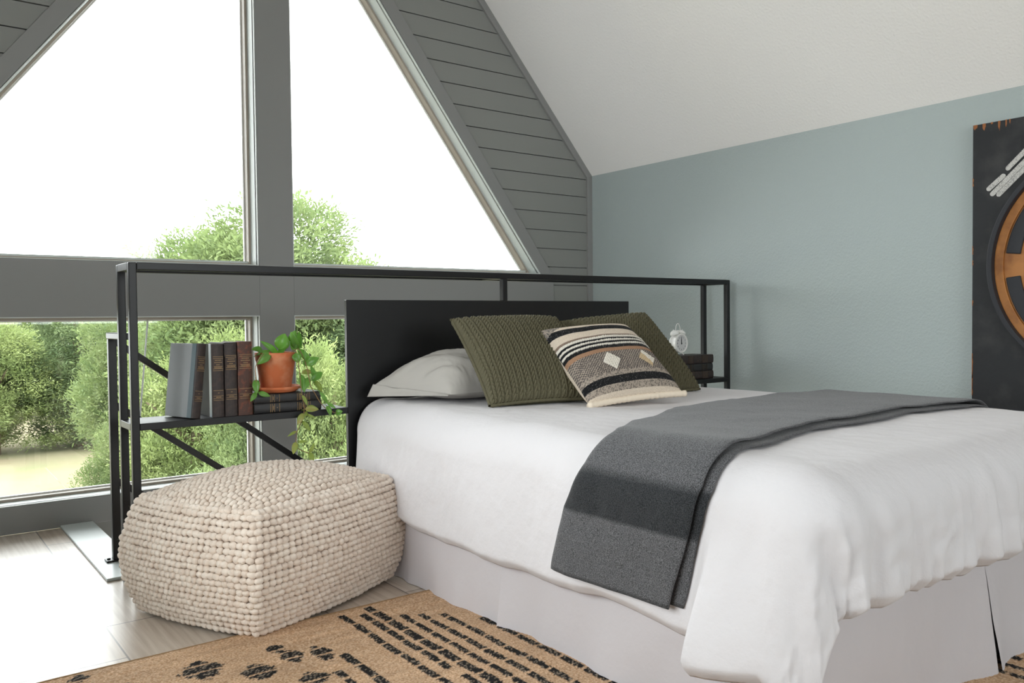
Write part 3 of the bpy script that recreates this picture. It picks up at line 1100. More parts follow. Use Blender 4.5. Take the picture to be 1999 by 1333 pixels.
def pouf_top(u, v):
    w = pouf_w(np.array([1.0]))[0] * 0.985
    bu = 1 + 0.08 * (1 - v ** 2)
    bv = 1 + 0.08 * (1 - u ** 2)
    p = pc[None, :] + (u * bu * w * SA / 2)[:, None] * pe1 + (v * bv * w * SB / 2)[:, None] * pe2
    z = PH - 0.012 + 0.078 * (np.clip((1 - u ** 2) * (1 - v ** 2), 0, 1)) ** 0.6
    return np.column_stack([p, z])


# core
ns = 24
hs = np.linspace(0, 1, 16)
ring = []
for h in hs:
    ring.append(np.concatenate([pouf_side(k, np.linspace(-1, 1, ns, endpoint=False), np.full(ns, h)) for k in range(4)]))
ring = np.stack(ring, 1)
shr = np.array([pc[0], pc[1], 0])
core = (ring - shr) * np.array([0.985, 0.985, 1]) + shr
Vc = core.reshape(-1, 3)
Fc = gridF(4 * ns, 16, 0, True)
uu, vv = np.meshgrid(np.linspace(-1, 1, 25), np.linspace(-1, 1, 25), indexing='ij')
tp = pouf_top(uu.ravel() * 0.985, vv.ravel() * 0.985) - np.array([0, 0, 0.004])
bt = tp * np.array([1, 1, 0]) + np.array([0, 0, 0.012])
bt[:, :2] = (bt[:, :2] - pc) * 0.98 + pc
nV = len(Vc)
Vc = np.concatenate([Vc, tp, bt])
Fc = np.concatenate([Fc, gridF(25, 25, nV), gridF(25, 25, nV + 625)[:, ::-1]])
np_mesh('inner_cover', Vc, Fc, M['pouf_core'], pouf)


def ico(sub=1):
    t = (1 + 5 ** .5) / 2
    v = [(-1, t, 0), (1, t, 0), (-1, -t, 0), (1, -t, 0), (0, -1, t), (0, 1, t), (0, -1, -t), (0, 1, -t), (t, 0, -1), (t, 0, 1), (-t, 0, -1), (-t, 0, 1)]
    f = [(0, 11, 5), (0, 5, 1), (0, 1, 7), (0, 7, 10), (0, 10, 11), (1, 5, 9), (5, 11, 4), (11, 10, 2), (10, 7, 6), (7, 1, 8), (3, 9, 4), (3, 4, 2), (3, 2, 6), (3, 6, 8), (3, 8, 9), (4, 9, 5), (2, 4, 11), (6, 2, 10), (8, 6, 7), (9, 8, 1)]
    v = [np.array(p) / np.linalg.norm(p) for p in v]
    for _ in range(sub):
        cache, nf_ = {}, []

        def midp(a, b):
            key = (min(a, b), max(a, b))
            if key not in cache:
                p = (v[a] + v[b]) / 2
                v.append(p / np.linalg.norm(p))
                cache[key] = len(v) - 1
            return cache[key]
        for a, b, c in f:
            ab, bc, ca = midp(a, b), midp(b, c), midp(c, a)
            nf_ += [(a, ab, ca), (b, bc, ab), (c, ca, bc), (ab, bc, ca)]
        f = nf_
    return np.array(v), np.array(f)


iv_, if_ = ico(2)
bob_p, bob_t, bob_n, bob_s = [], [], [], []


def add_row(P, nrm_fn, pitch, size):
    """bobbles strung along the polyline P"""
    seg = np.linalg.norm(np.diff(P, axis=0), axis=1)
    L = np.concatenate([[0], np.cumsum(seg)])
    cnt = max(3, int(round(L[-1] / pitch)))
    ts = (np.arange(cnt) + 0.5) / cnt * L[-1] + rng.normal(0, pitch * 0.06, cnt) + rng.uniform(-0.25, 0.25) * pitch
    ts = np.clip(ts, pitch * .32, L[-1] - pitch * .32)
    for t_ in ts:
        p = np.array([np.interp(t_, L, P[:, i]) for i in range(3)])
        q = np.array([np.interp(min(t_ + 0.01, L[-1]), L, P[:, i]) for i in range(3)])
        q0 = np.array([np.interp(max(t_ - 0.01, 0), L, P[:, i]) for i in range(3)])
        d = (q - q0) / (np.linalg.norm(q - q0) + 1e-9)
        bob_p.append(p)
        bob_t.append(d)
        bob_n.append(nrm_fn(p))
        bob_s.append(size * rng.uniform(0.91, 1.14, 3))


ROWS = 19
sl_ = np.linspace(-1, 1, 40)
for r_ in range(ROWS):
    h = (r_ + 0.5) / ROWS
    for k in range(4):
        out = [-pe2, pe1, pe2, -pe1][k]
        P = pouf_side(k, sl_, np.full(40, h))
        P[:, 2] += 0.004 * vnoise(sl_ * 6, sl_ * 0 + r_, 120 + k)
        if k in (0, 3):
            add_row(P, lambda p, o=out: np.array([o[0], o[1], 0.0]), 0.0250, np.array([0.0152, 0.0118, 0.0112]))
        else:
            add_row(P, lambda p, o=out: np.array([o[0], o[1], 0.0]), 0.0285, np.array([0.0178, 0.0118, 0.0110]))
for k in range(4):
    out = [-pe2, pe1, pe2, -pe1][k]
    P = pouf_side(k, sl_, np.full(40, 1.0)) * np.array([1, 1, 1.0]) + np.array([-out[0] * 0.006, -out[1] * 0.006, 0.004])
    add_row(P, lambda p, o=out: np.array([o[0] * 0.7, o[1] * 0.7, 0.7]), 0.0262, np.array([0.0155, 0.0122, 0.0112]))
for r_ in range(25):
    v_ = -1 + 2 * (r_ + 0.5) / 25
    P = pouf_top(sl_ * 0.99, np.full(40, v_))
    add_row(P, lambda p: np.array([0, 0, 1.0]), 0.0275, np.array([0.0150, 0.0122, 0.0100]))
bp, bt_, bn, bs = map(np.array, (bob_p, bob_t, bob_n, bob_s))
b3 = np.cross(bn, bt_)
b3 /= np.linalg.norm(b3, axis=1, keepdims=True)
bn2 = np.cross(bt_, b3)
lump = 1 + 0.06 * np.sin(iv_[:, 0] * 4)
Vb = (bp[:, None, :] + iv_[None, :, 0:1] * bs[:, None, 0:1] * bt_[:, None, :]
      + (iv_ * lump[:, None])[None, :, 1:2] * bs[:, None, 2:3] * b3[:, None, :]
      + (iv_ * lump[:, None])[None, :, 2:3] * bs[:, None, 1:2] * bn2[:, None, :])
Fb = (if_[None] + (np.arange(len(bp)) * len(iv_))[:, None, None]).reshape(-1, 3)
Vb = Vb.reshape(-1, 3)
Vb = Vb + 0.0026 * np.stack([vnoise(Vb[:, 0] * 90 + Vb[:, 2] * 40, Vb[:, 1] * 90, 141), vnoise(Vb[:, 1] * 90 + Vb[:, 2] * 40, Vb[:, 0] * 90, 142), vnoise(Vb[:, 2] * 90 + Vb[:, 0] * 40, Vb[:, 1] * 90 + Vb[:, 0] * 30, 143)], -1)
Vb[:, 2] = np.maximum(Vb[:, 2], 0.002)
kc = np_mesh('knitted_cover', Vb, Fb, M['pouf'], pouf)
# loose wool fuzz: short thin fibres
nfz = 5200
idx = rng.integers(0, len(bp), nfz)
dirn = bn[idx] + rng.normal(0, 0.7, (nfz, 3))
dirn /= np.linalg.norm(dirn, axis=1, keepdims=True)
st0 = bp[idx] + dirn * 0.009
ln = rng.uniform(0.003, 0.008, nfz)[:, None]
sd = np.cross(dirn, rng.normal(0, 1, (nfz, 3)))
sd /= np.linalg.norm(sd, axis=1, keepdims=True)
wd = 0.00035
Vf = np.stack([st0 - sd * wd, st0 + sd * wd, st0 + dirn * ln + rng.normal(0, 0.003, (nfz, 3))], 1).reshape(-1, 3)
Vf[:, 2] = np.maximum(Vf[:, 2], 0.003)
fz = np_mesh('wool_fuzz', Vf, np.arange(nfz * 3).reshape(-1, 3), M['pouf'], pouf, smooth=False)
fz['kind'] = 'stuff'

# ------------------------------------------------------------------ rug
RX0, RX1, RY0, RY1 = -0.1, 4.0, -0.2, 2.608
cell = 0.0052
gx = np.arange(RX0, RX1 + cell, cell)
gx = gx[gx < 2.9]
gy = np.arange(0.55, RY1 + cell / 2, cell)
GX, GY = np.meshgrid(gx, gy, indexing='ij')
jx = GX + 0.006 * vnoise(GX * 90, GY * 160, 130) + 0.006 * vnoise(GX * 4, GY * 9, 132)
jy = GY + 0.007 * vnoise(GX * 120, GY * 60, 131)
bl = np.zeros_like(GX, bool)


def line(xc, y_start, y_end, w, pitch=0.112, gap=0.018, ph=0.0):
    global bl
    k_ = (np.abs(jx - xc - 0.012 * (jy - 2.2) * 0) < w / 2) & (jy < y_start) & (jy > y_end)
    f = (y_start - jy + ph) % pitch
    stag = (jx - xc) * 0.15
    bl |= k_ & ((f + stag) > gap)


for xc, ys, ye, w, ph in ((1.196, 2.575, 0.6, 0.030, 0.0), (1.256, 2.53, 1.98, 0.032, 0.03), (1.302, 2.583, 0.6, 0.040, 0.05),
                          (1.358, 2.455, 0.6, 0.028, 0.0), (1.413, 2.41, 0.6, 0.030, 0.04), (1.474, 2.363, 0.6, 0.030, 0.07),
                          (1.555, 2.25, 0.6, 0.030, 0.02), (1.064, 2.275, 0.6, 0.034, 0.0), (0.995, 2.165, 0.6, 0.032, 0.05),
                          (2.50, 1.6, 0.6, 0.03, 0), (2.57, 1.6, 0.6, 0.032, .04), (2.64, 1.6, 0.6, 0.03, .02), (2.71, 1.6, 0.6, 0.04, .06), (2.78, 1.6, 0.6, 0.03, .01), (2.44, 1.6, .6, .03, .03),
                          (1.257, 1.93, 0.6, 0.03, 0.0)):
    line(xc, ys, ye, w * 0.82, 0.104, 0.011, ph)
for bx, by, rx, ry in ((0.918, 2.425, 0.030, 0.042), (0.940, 2.345, 0.036, 0.050), (1.018, 2.315, 0.032, 0.070),
                       (0.695, 2.405, 0.060, 0.078), (0.82, 2.295, 0.048, 0.066),
                       (0.406, 2.56, 0.030, 0.030), (0.5, 2.40, 0.04, 0.05), (0.3, 2.30, 0.04, 0.05), (0.93, 2.16, .04, .05), (0.7, 2.1, .05, .05)):
    q = (np.abs(jx - bx) / rx) ** 1.3 + (np.abs(jy - by) / ry) ** 1.3
    bl |= (q < 1 + 0.5 * vnoise(GX * 70, GY * 160, 144)) & (np.abs(((jy - by) / 0.05 + 0.3) % 1.0 - 0.5) < 0.42)
jute = np.array(s2l(212, 182, 153)[:3])
blk = np.array(s2l(42, 42, 44)[:3])
wv = (hash2(np.floor(GX / cell), np.floor(GY / cell), 133))
col = jute[None, None] * (0.86 + 0.26 * wv[..., None]) * (1 + 0.25 * vnoise(GX * 9, GY * 40, 134)[..., None])
light = np.where((wv > 0.80)[..., None], np.array(s2l(150, 140, 128)[:3]), blk)
col = np.where(bl[..., None], light, col)
zr = 0.010 + 0.002 * wv + 0.0015 * bl + 0.003 * vnoise(GX * 4, GY * 4, 135)
edge_d = np.minimum(RY1 - GY, GX - RX0)
zr = zr * sstep(-0.012, 0.012, edge_d)
PR = np.stack([GX + 0.004 * vnoise(GY * 8, GX * 0, 136), GY + 0.004 * vnoise(GX * 8, GY * 0, 137), zr], -1)
ru = np_mesh('jute_rug', PR, gridF(*PR.shape[:2]), M['rug'], origin=(1.4, 1.5, 0.0), col=col)
bd = MB().tube([(x_, RY1 + 0.004 * float(vnoise(np.array(x_ * 8), np.array(0.0), 137)), 0.006) for x_ in np.linspace(-0.1, 2.9, 120)], 0.0055, 6)
bd.v = [(a_ - 1.4, b_ - 1.5, c_) for a_, b_, c_ in bd.v]
ru_b = bd.build('edge_binding', mat('jute_binding', (150, 122, 92), 0.9, 0.1, bump=(300, 0.4, 0.002)), None, smooth=True)
ru_b.parent = ru
tag(ru, 'tan jute rug with broken black woven lines under the bed', 'rug')

# ------------------------------------------------------------------ books
def gilt_lines(h, t, y, seed, rich=True, upper=1):
    """raised gilt rules and worn lettering strokes on a spine (local: spine at -y)"""
    r_ = random.Random(seed)
    mb = MB()
    for z in ((0.635, 0.66, 0.80, 0.825) if rich else (0.64, 0.80)) if upper else ():
        mb.box((-t * 0.42, y - 0.0009, h * z - 0.0006), (t * 0.42, y + 0.002, h * z + 0.0006))
    for z in () if upper else (0.23, 0.255, 0.29, 0.365):
        mb.box((-t * 0.42, y - 0.0009, h * z - 0.0006), (t * 0.42, y + 0.002, h * z + 0.0006))
    for z, wd_ in ((0.775, 0.5), (0.745, 0.62), (0.715, 0.3), (0.69, 0.66), (0.672, 0.6), (0.272, 0.4), (0.33, 0.10)):
        if (z > 0.5) != bool(upper):
            continue
        x0 = -t * wd_ / 2
        while x0 < t * wd_ / 2:
            l = r_.uniform(0.0016, 0.0032)
            mb.box((x0, y - 0.0008, h * z - 0.0013), (min(x0 + l, t * wd_ / 2 + .001), y + 0.002, h * z + 0.0013))
            x0 += l + 0.0011
    return mb


def make_book(label, h, t, d, leather, group, seed, half=False, patch=True, rich=True):
    """local: spine faces -Y, thickness along X, height along Z, stands on Z=0"""
    b = thing('old_book', label, 'book', group=group, local=True)
    cv = 0.003
    mb = MB()
    # rounded spine
    ns_ = 9
    outer = [(t / 2 * math.sin(a), 0.004 - 0.006 * math.cos(a)) for a in np.linspace(-math.pi / 2, math.pi / 2, ns_)]
    loop = outer + [(t / 2, 0.03), (t / 2 - cv, 0.03), (t / 2 - cv, 0.006), (-t / 2 + cv, 0.006), (-t / 2 + cv, 0.03), (-t / 2, 0.03)]
    nn = len(loop)
    mb.add([(x_, y_, 0) for x_, y_ in loop] + [(x_, y_, h) for x_, y_ in loop],
           [tuple(range(nn - 1, -1, -1)), tuple(range(nn, 2 * nn))] + [(i, (i + 1) % nn, (i + 1) % nn + nn, i + nn) for i in range(nn)])
    sp = mb.build('spine', M['book_strip'] if False else leather, b)
    bm_ = half if half else leather
    mb = MB().box((-t / 2, 0.03, 0), (-t / 2 + cv, d, h)).box((t / 2 - cv, 0.03, 0), (t / 2, d, h))
    mb.build('cover_boards', bm_, b, bevel=0.001)
    if half:
        mb = MB().box((-t / 2 - 0.0006, 0.008, 0.0), (-t / 2 + 0.001, 0.036, h)).box((t / 2 - 0.001, 0.008, 0.0), (t / 2 + 0.0006, 0.036, h))
        mb.build('leather_strip', M['book_strip'], b)
    MB().box((-t / 2 + cv, 0.006, 0.003), (t / 2 - cv, d - 0.004, h - 0.003)).build('page_block', M['pages'], b)
    if patch:
        for z_a, z_b in ((0.64, 0.82), (0.235, 0.36)):
            MB().box((-t * 0.44, -0.0026, h * z_a), (t * 0.44, 0.001, h * z_b)).build('title_label', M['label_patch'], b)
    gilt_lines(h, t, -0.0026 if patch else -0.0022, seed, rich, 1).build('gilt_title', M['gilt'] if rich else M['gilt_dim'], sp)
    gilt_lines(h, t, -0.0026 if patch else -0.0022, seed, rich, 0).build('gilt_volume_number', M['gilt'] if rich else M['gilt_dim'], sp)
    return b


ZS = 0.6297
gs = 'old books standing on the left shelf'
b1 = make_book('dark book leaning at the end of the row, its grey cloth cover showing', 0.285, 0.037, 0.185, M['book_leather'], gs, 1, half=M['book_cloth'])
b1.rotation_euler = (0, math.radians(6.5), math.radians(17))
b1.location = (0.940, 3.259, ZS + 0.002)
b2 = make_book('upright dark book that the leaning book rests against', 0.284, 0.046, 0.18, M['book_leather'], gs, 2, half=M['book_cloth_shaded'])
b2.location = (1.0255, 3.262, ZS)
b3 = make_book('upright dark brown book, third in the row of standing books', 0.288, 0.049, 0.18, M['book_leather'], gs, 3)
b3.location = (1.0765, 3.264, ZS)
b4 = make_book('thick worn reddish-brown book standing next to the plant pot', 0.290, 0.057, 0.18, M['book_worn'], gs, 4, patch=False)
b4.location = (1.1325, 3.262, ZS)
gf = 'books lying flat under the plant'


def lay(b, x, y, z):
    """lie flat: spine still faces -Y, height runs along +X"""
    b.rotation_euler = (0, math.radians(90), 0)
    b.location = (x, y, z)


bf = make_book('black book lying flat on the shelf, lower of the two under the plant', 0.284, 0.040, 0.18, M['book_black'], gf, 5, patch=False)
lay(bf, 1.1655, 3.262, ZS + 0.020)
bf = make_book('black book lying flat, upper of the two, directly under the plant saucer', 0.280, 0.036, 0.18, M['book_black'], gf, 6, patch=False)
lay(bf, 1.1665, 3.262, ZS + 0.0405 + 0.018)
gr_ = 'dark books stacked under the alarm clock'
for i, (lb, hh_, tt, dx, mt) in enumerate((('bottom book of the dark stack under the white alarm clock', 0.275, 0.047, 0.0, 'book_leather'),
                                           ('middle book of the dark stack under the white alarm clock', 0.268, 0.044, -0.006, 'book_black'),
                                           ('top book of the dark stack, directly under the white clock', 0.285, 0.050, 0.0, 'book_leather'))):
    b = make_book(lb, hh_, tt, 0.165, M[mt], gr_, 20 + i, patch=(i != 1), rich=False)
    zz = ZS + sum((0.0475, 0.0445)[:i]) + tt / 2
    lay(b, 3.968 + dx - hh_, 3.275, zz)
ZCLK = ZS + 0.0475 + 0.0445 + 0.0505

# ------------------------------------------------------------------ plant
ZB = ZS + 0.0405 + 0.0365
POTC = (1.288, 3.345)
sa = MB().lathe([(0.0, 0.0), (0.074, 0.0), (0.088, 0.006), (0.090, 0.010), (0.098, 0.013), (0.104, 0.024), (0.100, 0.025), (0.092, 0.014), (0.0, 0.010)], 48)
sa.v = [(x_ + POTC[0], y_ + POTC[1], z_ + ZB) for x_, y_, z_ in sa.v]
tag(sa.build('plant_saucer', M['terracotta'], smooth=True, origin=(POTC[0], POTC[1], ZB)), 'round terracotta saucer under the plant pot on the flat books', 'saucer')
ZP = ZB + 0.0105
plant = thing('potted_plant', 'trailing green hoya-like vine in a terracotta pot beside the standing books', 'plant', (POTC[0], POTC[1], ZP))
plant['label'] = 'trailing green vine in a terracotta pot beside the standing books'
mb = MB().lathe([(0.0, 0.0), (0.058, 0.0), (0.061, 0.004), (0.078, 0.118), (0.080, 0.120), (0.083, 0.150), (0.081, 0.153), (0.076, 0.151), (0.073, 0.122), (0.0, 0.120)], 56, (POTC[0], POTC[1], ZP))
mb.build('pot', M['terracotta'], plant, smooth=True)
mb = MB().lathe([(0.0752, 0.135), (0.05, 0.139), (0.0, 0.142)], 32, (POTC[0], POTC[1], ZP))
mb.build('soil', M['soil'], plant, smooth=True)
CROWN = [(1.295, 3.322, 0.886, 1.317, 3.314, 0.941, 0.043), (1.288, 3.326, 0.865, 1.226, 3.32, 0.914, 0.018), (1.228, 3.334, 0.876, 1.181, 3.306, 0.888, 0.02), (1.202, 3.315, 0.864, 1.253, 3.319, 0.879, 0.012), (1.239, 3.283, 0.867, 1.189, 3.272, 0.832, 0.026), (1.299, 3.345, 0.858, 1.331, 3.334, 0.898, 0.016), (1.352, 3.34, 0.914, 1.368, 3.329, 0.955, 0.024), (1.378, 3.334, 0.884, 1.345, 3.31, 0.945, 0.024), (1.384, 3.334, 0.881, 1.39, 3.339, 0.948, 0.022), (1.37, 3.331, 0.878, 1.35, 3.33, 0.91, 0.02), (1.389, 3.335, 0.877, 1.409, 3.308, 0.834, 0.02), (1.394, 3.258, 0.828, 1.379, 3.251, 0.869, 0.016), (1.383, 3.244, 0.82, 1.416, 3.215, 0.845, 0.026), (1.341, 3.261, 0.865, 1.346, 3.25, 0.832, 0.026), (1.373, 3.257, 0.835, 1.389, 3.262, 0.813, 0.014), (1.417, 3.256, 0.752, 1.409, 3.263, 0.81, 0.016), (1.404, 3.247, 0.754, 1.448, 3.249, 0.783, 0.022), (1.362, 3.248, 0.785, 1.408, 3.256, 0.789, 0.016), (1.363, 3.261, 0.774, 1.364, 3.235, 0.714, 0.02), (1.385, 3.239, 0.764, 1.357, 3.218, 0.72, 0.018), (1.42, 3.264, 0.746, 1.448, 3.251, 0.706, 0.018), (1.168, 3.244, 0.766, 1.163, 3.226, 0.719, 0.02), (1.176, 3.24, 0.717, 1.214, 3.226, 0.702, 0.014), (1.164, 3.236, 0.716, 1.141, 3.229, 0.688, 0.014)]
VINEL = [(1.428, 3.222, 0.703, 1.453, 3.21, 0.66, 0.011), (1.459, 3.222, 0.656, 1.484, 3.204, 0.637, 0.01), (1.456, 3.222, 0.644, 1.467, 3.208, 0.608, 0.015), (1.497, 3.222, 0.611, 1.514, 3.203, 0.62, 0.019), (1.35, 3.222, 0.695, 1.364, 3.205, 0.658, 0.01), (1.364, 3.222, 0.638, 1.406, 3.202, 0.638, 0.021), (1.366, 3.222, 0.629, 1.353, 3.209, 0.608, 0.01), (1.353, 3.222, 0.62, 1.329, 3.219, 0.584, 0.017), (1.362, 3.222, 0.619, 1.396, 3.205, 0.603, 0.008), (1.352, 3.222, 0.588, 1.37, 3.203, 0.555, 0.013), (1.321, 3.222, 0.551, 1.283, 3.204, 0.54, 0.008), (1.318, 3.222, 0.506, 1.304, 3.211, 0.467, 0.017), (1.331, 3.222, 0.509, 1.36, 3.208, 0.51, 0.008), (1.379, 3.222, 0.462, 1.395, 3.218, 0.495, 0.011), (1.378, 3.222, 0.458, 1.384, 3.205, 0.424, 0.015)]
V1 = [(1.32, 3.34, 0.845), (1.344, 3.33, 0.863), (1.351, 3.29, 0.879), (1.346, 3.25, 0.834), (1.342, 3.222, 0.773), (1.346, 3.222, 0.721), (1.354, 3.222, 0.668), (1.357, 3.222, 0.636), (1.348, 3.222, 0.595), (1.327, 3.222, 0.555), (1.32, 3.222, 0.518), (1.322, 3.222, 0.493), (1.33, 3.222, 0.48), (1.363, 3.222, 0.462), (1.381, 3.222, 0.453)]
V2 = [(1.32, 3.35, 0.845), (1.353, 3.33, 0.865), (1.366, 3.29, 0.881), (1.379, 3.25, 0.822), (1.38, 3.222, 0.765), (1.388, 3.222, 0.729), (1.405, 3.222, 0.7), (1.427, 3.222, 0.663), (1.451, 3.222, 0.636), (1.483, 3.222, 0.618), (1.499, 3.222, 0.613)]
V3 = [(1.26, 3.34, 0.845), (1.244, 3.33, 0.862), (1.21, 3.27, 0.868), (1.17, 3.25, 0.821), (1.167, 3.24, 0.771), (1.17, 3.24, 0.718)]


def smooth_path(P, k=5):
    P = [Vector(p) for p in P]
    out = []
    for i in range(len(P) - 1):
        p0, p1, p2, p3 = P[max(i - 1, 0)], P[i], P[i + 1], P[min(i + 2, len(P) - 1)]
        for j in range(k):
            t = j / k
            out.append(0.5 * ((2 * p1) + (p2 - p0) * t + (2 * p0 - 5 * p1 + 4 * p2 - p3) * t * t + (3 * p1 - p0 - 3 * p2 + p3) * t ** 3))
    out.append(P[-1])
    return out


vines = []
for P in (V1, V2, V3):
    mb = MB().tube(smooth_path(P), 0.0017, 6)
    vines.append(mb.build('vine', M['stem'], plant, smooth=True))


def leaf_mesh(L, seed):
    mb = MB()
    bx, by, bz, tx, ty, tz, w = L
    b_, t_ = Vector((bx, by, bz)), Vector((tx, ty, tz))
    b_, t_ = b_ - (t_ - b_) * 0.06, t_ + (t_ - b_) * 0.10
    w *= 1.45
    ax = t_ - b_
    ln_ = ax.length
    ax.normalize()
    r_ = random.Random(seed)
    face = Vector((-0.25 + r_.uniform(-.35, .35), -1.0, r_.uniform(-0.1, 0.6)))
    sd_ = ax.cross(face).normalized()
    nn = sd_.cross(ax).normalized()
    ku, kv = 11, 5
    vs_ = []
    for i in range(ku):
        t = i / (ku - 1)
        hw_ = 0.5 * w * (math.sin(math.pi * min(1, t ** 0.8)) ** 0.75 if 0 < t < 1 else 0.03)
        for j in range(kv):
            q = -1 + 2 * j / (kv - 1)
            vs_.append(b_ + ax * ln_ * t + sd_ * hw_ * q + nn * (abs(q) * hw_ * 0.35 - 0.12 * ln_ * math.sin(math.pi * t) * -0.6 - 0.10 * ln_ * t * t))
    th = nn * 0.0006
    top_ = [v + th for v in vs_]
    bot_ = [v - th for v in vs_]
    N = len(vs_)
    fs = []
    for i in range(ku - 1):
        for j in range(kv - 1):
            a = i * kv + j
            fs.append((a, a + 1, a + kv + 1, a + kv))
            fs.append((N + a, N + a + kv, N + a + kv + 1, N + a + 1))
    for i in range(ku - 1):
        for j in (0, kv - 1):
            a, b = i * kv + j, (i + 1) * kv + j
            fs.append((a, b, N + b, N + a) if j == 0 else (b, a, N + a, N + b))
    mb.add(top_ + bot_, fs)
    # petiole
    near = b_ - ax * 0.012 + Vector((0, 0.006, -0.004))
    mb.tube([near, b_, b_ + ax * ln_ * 0.15], 0.0013, 5)
    return mb


for i, L in enumerate(CROWN):
    leaf_mesh(L, i).build('leaf', M['leaf'] if i not in (17, 20) else M['leaf_pale'], plant, smooth=True)
for i, L in enumerate(VINEL):
    leaf_mesh(L, 50 + i).build('leaf', M['leaf_pale'] if i >= 4 else M['leaf'], plant, smooth=True)

# ------------------------------------------------------------------ alarm clock
CX, CYY, CZ = 3.735, 3.345, ZCLK
ck = thing('alarm_clock', 'small white twin-bell alarm clock standing on the stack of dark books', 'clock', (CX, CYY, CZ), local=True)
ck.rotation_euler = (0, 0, math.radians(2))
ck.scale = (1.12, 1.12, 1.14)
RC, zc0 = 0.047, 0.062
Mr = Matrix.Rotation(math.radians(90), 3, 'X')      # lathe axis +Z -> -Y
body = MB().lathe([(0.0, -0.030), (0.036, -0.029), (0.045, -0.022), (RC + 0.002, -0.016), (RC + 0.002, -0.012), (RC, -0.008), (RC, 0.016), (RC + 0.003, 0.020), (RC + 0.003, 0.026), (RC - 0.003, 0.028), (RC - 0.004, 0.023), (0.0, 0.023)], 48, (0, 0, zc0), Mr)
body.build('case', M['clock_white'], ck, smooth=True)
dial = MB().lathe([(0.0, 0.0238), (RC - 0.0045, 0.0238), (RC - 0.0045, 0.0232), (0.0, 0.0232)], 40, (0, 0, zc0), Mr).build('dial', M['clock_face'], ck)
YD = -0.0246
for k in range(12):
    cu = bpy.data.curves.new('numeral', 'FONT')
    cu.body = str(k if k else 12)
    cu.size = 0.0105
    cu.align_x = 'CENTER'
    cu.align_y = 'CENTER'
    cu.extrude = 0.0002
    to = bpy.data.objects.new('tmp_numeral', cu)
    C.objects.link(to)
    me = bpy.data.meshes.new_from_object(to.evaluated_get(bpy.context.evaluated_depsgraph_get()))
    bpy.data.objects.remove(to)
    a = math.radians(90 - 30 * k)
    me.transform(Matrix.Translation((0.032 * math.cos(a), YD, zc0 + 0.032 * math.sin(a))) @ Matrix.Rotation(math.radians(90), 4, 'X'))
    me.name = 'numeral'
    link('numeral', me, M['dark_ink'], dial)
MB().box((-0.0016, YD - 0.0014, zc0 - 0.006), (0.0016, YD - 0.0004, zc0 + 0.030)).build('minute_hand', M['dark_ink'], ck)
MB().box((-0.0026, YD - 0.0004, zc0 - 0.004), (0.0026, YD + 0.0004, zc0 + 0.020)).lathe([(0.0, 0.0), (0.004, 0.0), (0.004, 0.002), (0.0, 0.002)], 16, (0, YD, zc0), Mr).build('hour_hand', M['dark_ink'], ck)
for sx_ in (-1, 1):
    Rb = Matrix.Rotation(math.radians(24) * sx_, 3, 'Y')
    bc = Vector((sx_ * 0.026, 0, zc0 + 0.046))
    be = MB().lathe([(0.022, 0.002), (0.0225, 0.006), (0.020, 0.013), (0.013, 0.019), (0.005, 0.021), (0.003, 0.022), (0.003, 0.026), (0.0, 0.027)], 32, bc, Rb)
    be.lathe([(0.0, 0.0045), (0.0215, 0.004), (0.0215, 0.003), (0.0, 0.0035)], 32, bc, Rb)
    be.tube([bc + Rb @ Vector((0, 0, 0.004)), bc + Rb @ Vector((0, 0, -0.012))], 0.0025, 8)
    be.build('bell', M['clock_white'], ck, smooth=True)
    MB().tube([(sx_ * 0.022, 0, zc0 - 0.040), (sx_ * 0.033, -0.008, 0.006), (sx_ * 0.035, -0.009, 0.0005)], [0.003, 0.0028, 0.004], 8).build('foot', M['clock_white'], ck, smooth=True)
MB().tube([(0.018 * math.cos(a) * 1.0, 0, zc0 + 0.066 + 0.036 * math.sin(a)) for a in np.linspace(math.pi, 0, 16)], 0.0016, 8).build('handle', M['clock_white'], ck, smooth=True)
MB().tube([(0, 0, zc0 + 0.046), (0, 0, zc0 + 0.060)], 0.0018, 8).box((-0.004, -0.004, zc0 + 0.058), (0.004, 0.004, zc0 + 0.068)).build('hammer', M['clock_white'], ck)

# ------------------------------------------------------------------ foundry-pattern wall piece
AY, AZ, AR = 1.260, 1.220, 0.529
AXF = 4.141                                   # face of the board
art = thing('wall_art', 'worn black wooden panel with a raised ring and orange wood disc on the wall', 'wall decor', (XR, AY, AZ))
y0_, y1_, z0_, z1_ = AY - 0.602, AY + 0.602, 0.552, 1.888
na_ = 96
ring_pts = [(AY + AR * 0.99 * math.cos(2 * math.pi * i / na_), AZ + AR * 0.99 * math.sin(2 * math.pi * i / na_)) for i in range(na_)]


def sq_pt(c, s_):
    k_ = min((0.602 / abs(c)) if abs(c) > 1e-9 else 1e9, (0.668 / abs(s_)) if abs(s_) > 1e-9 else 1e9)
    return (AY + c * k_, AZ + s_ * k_)


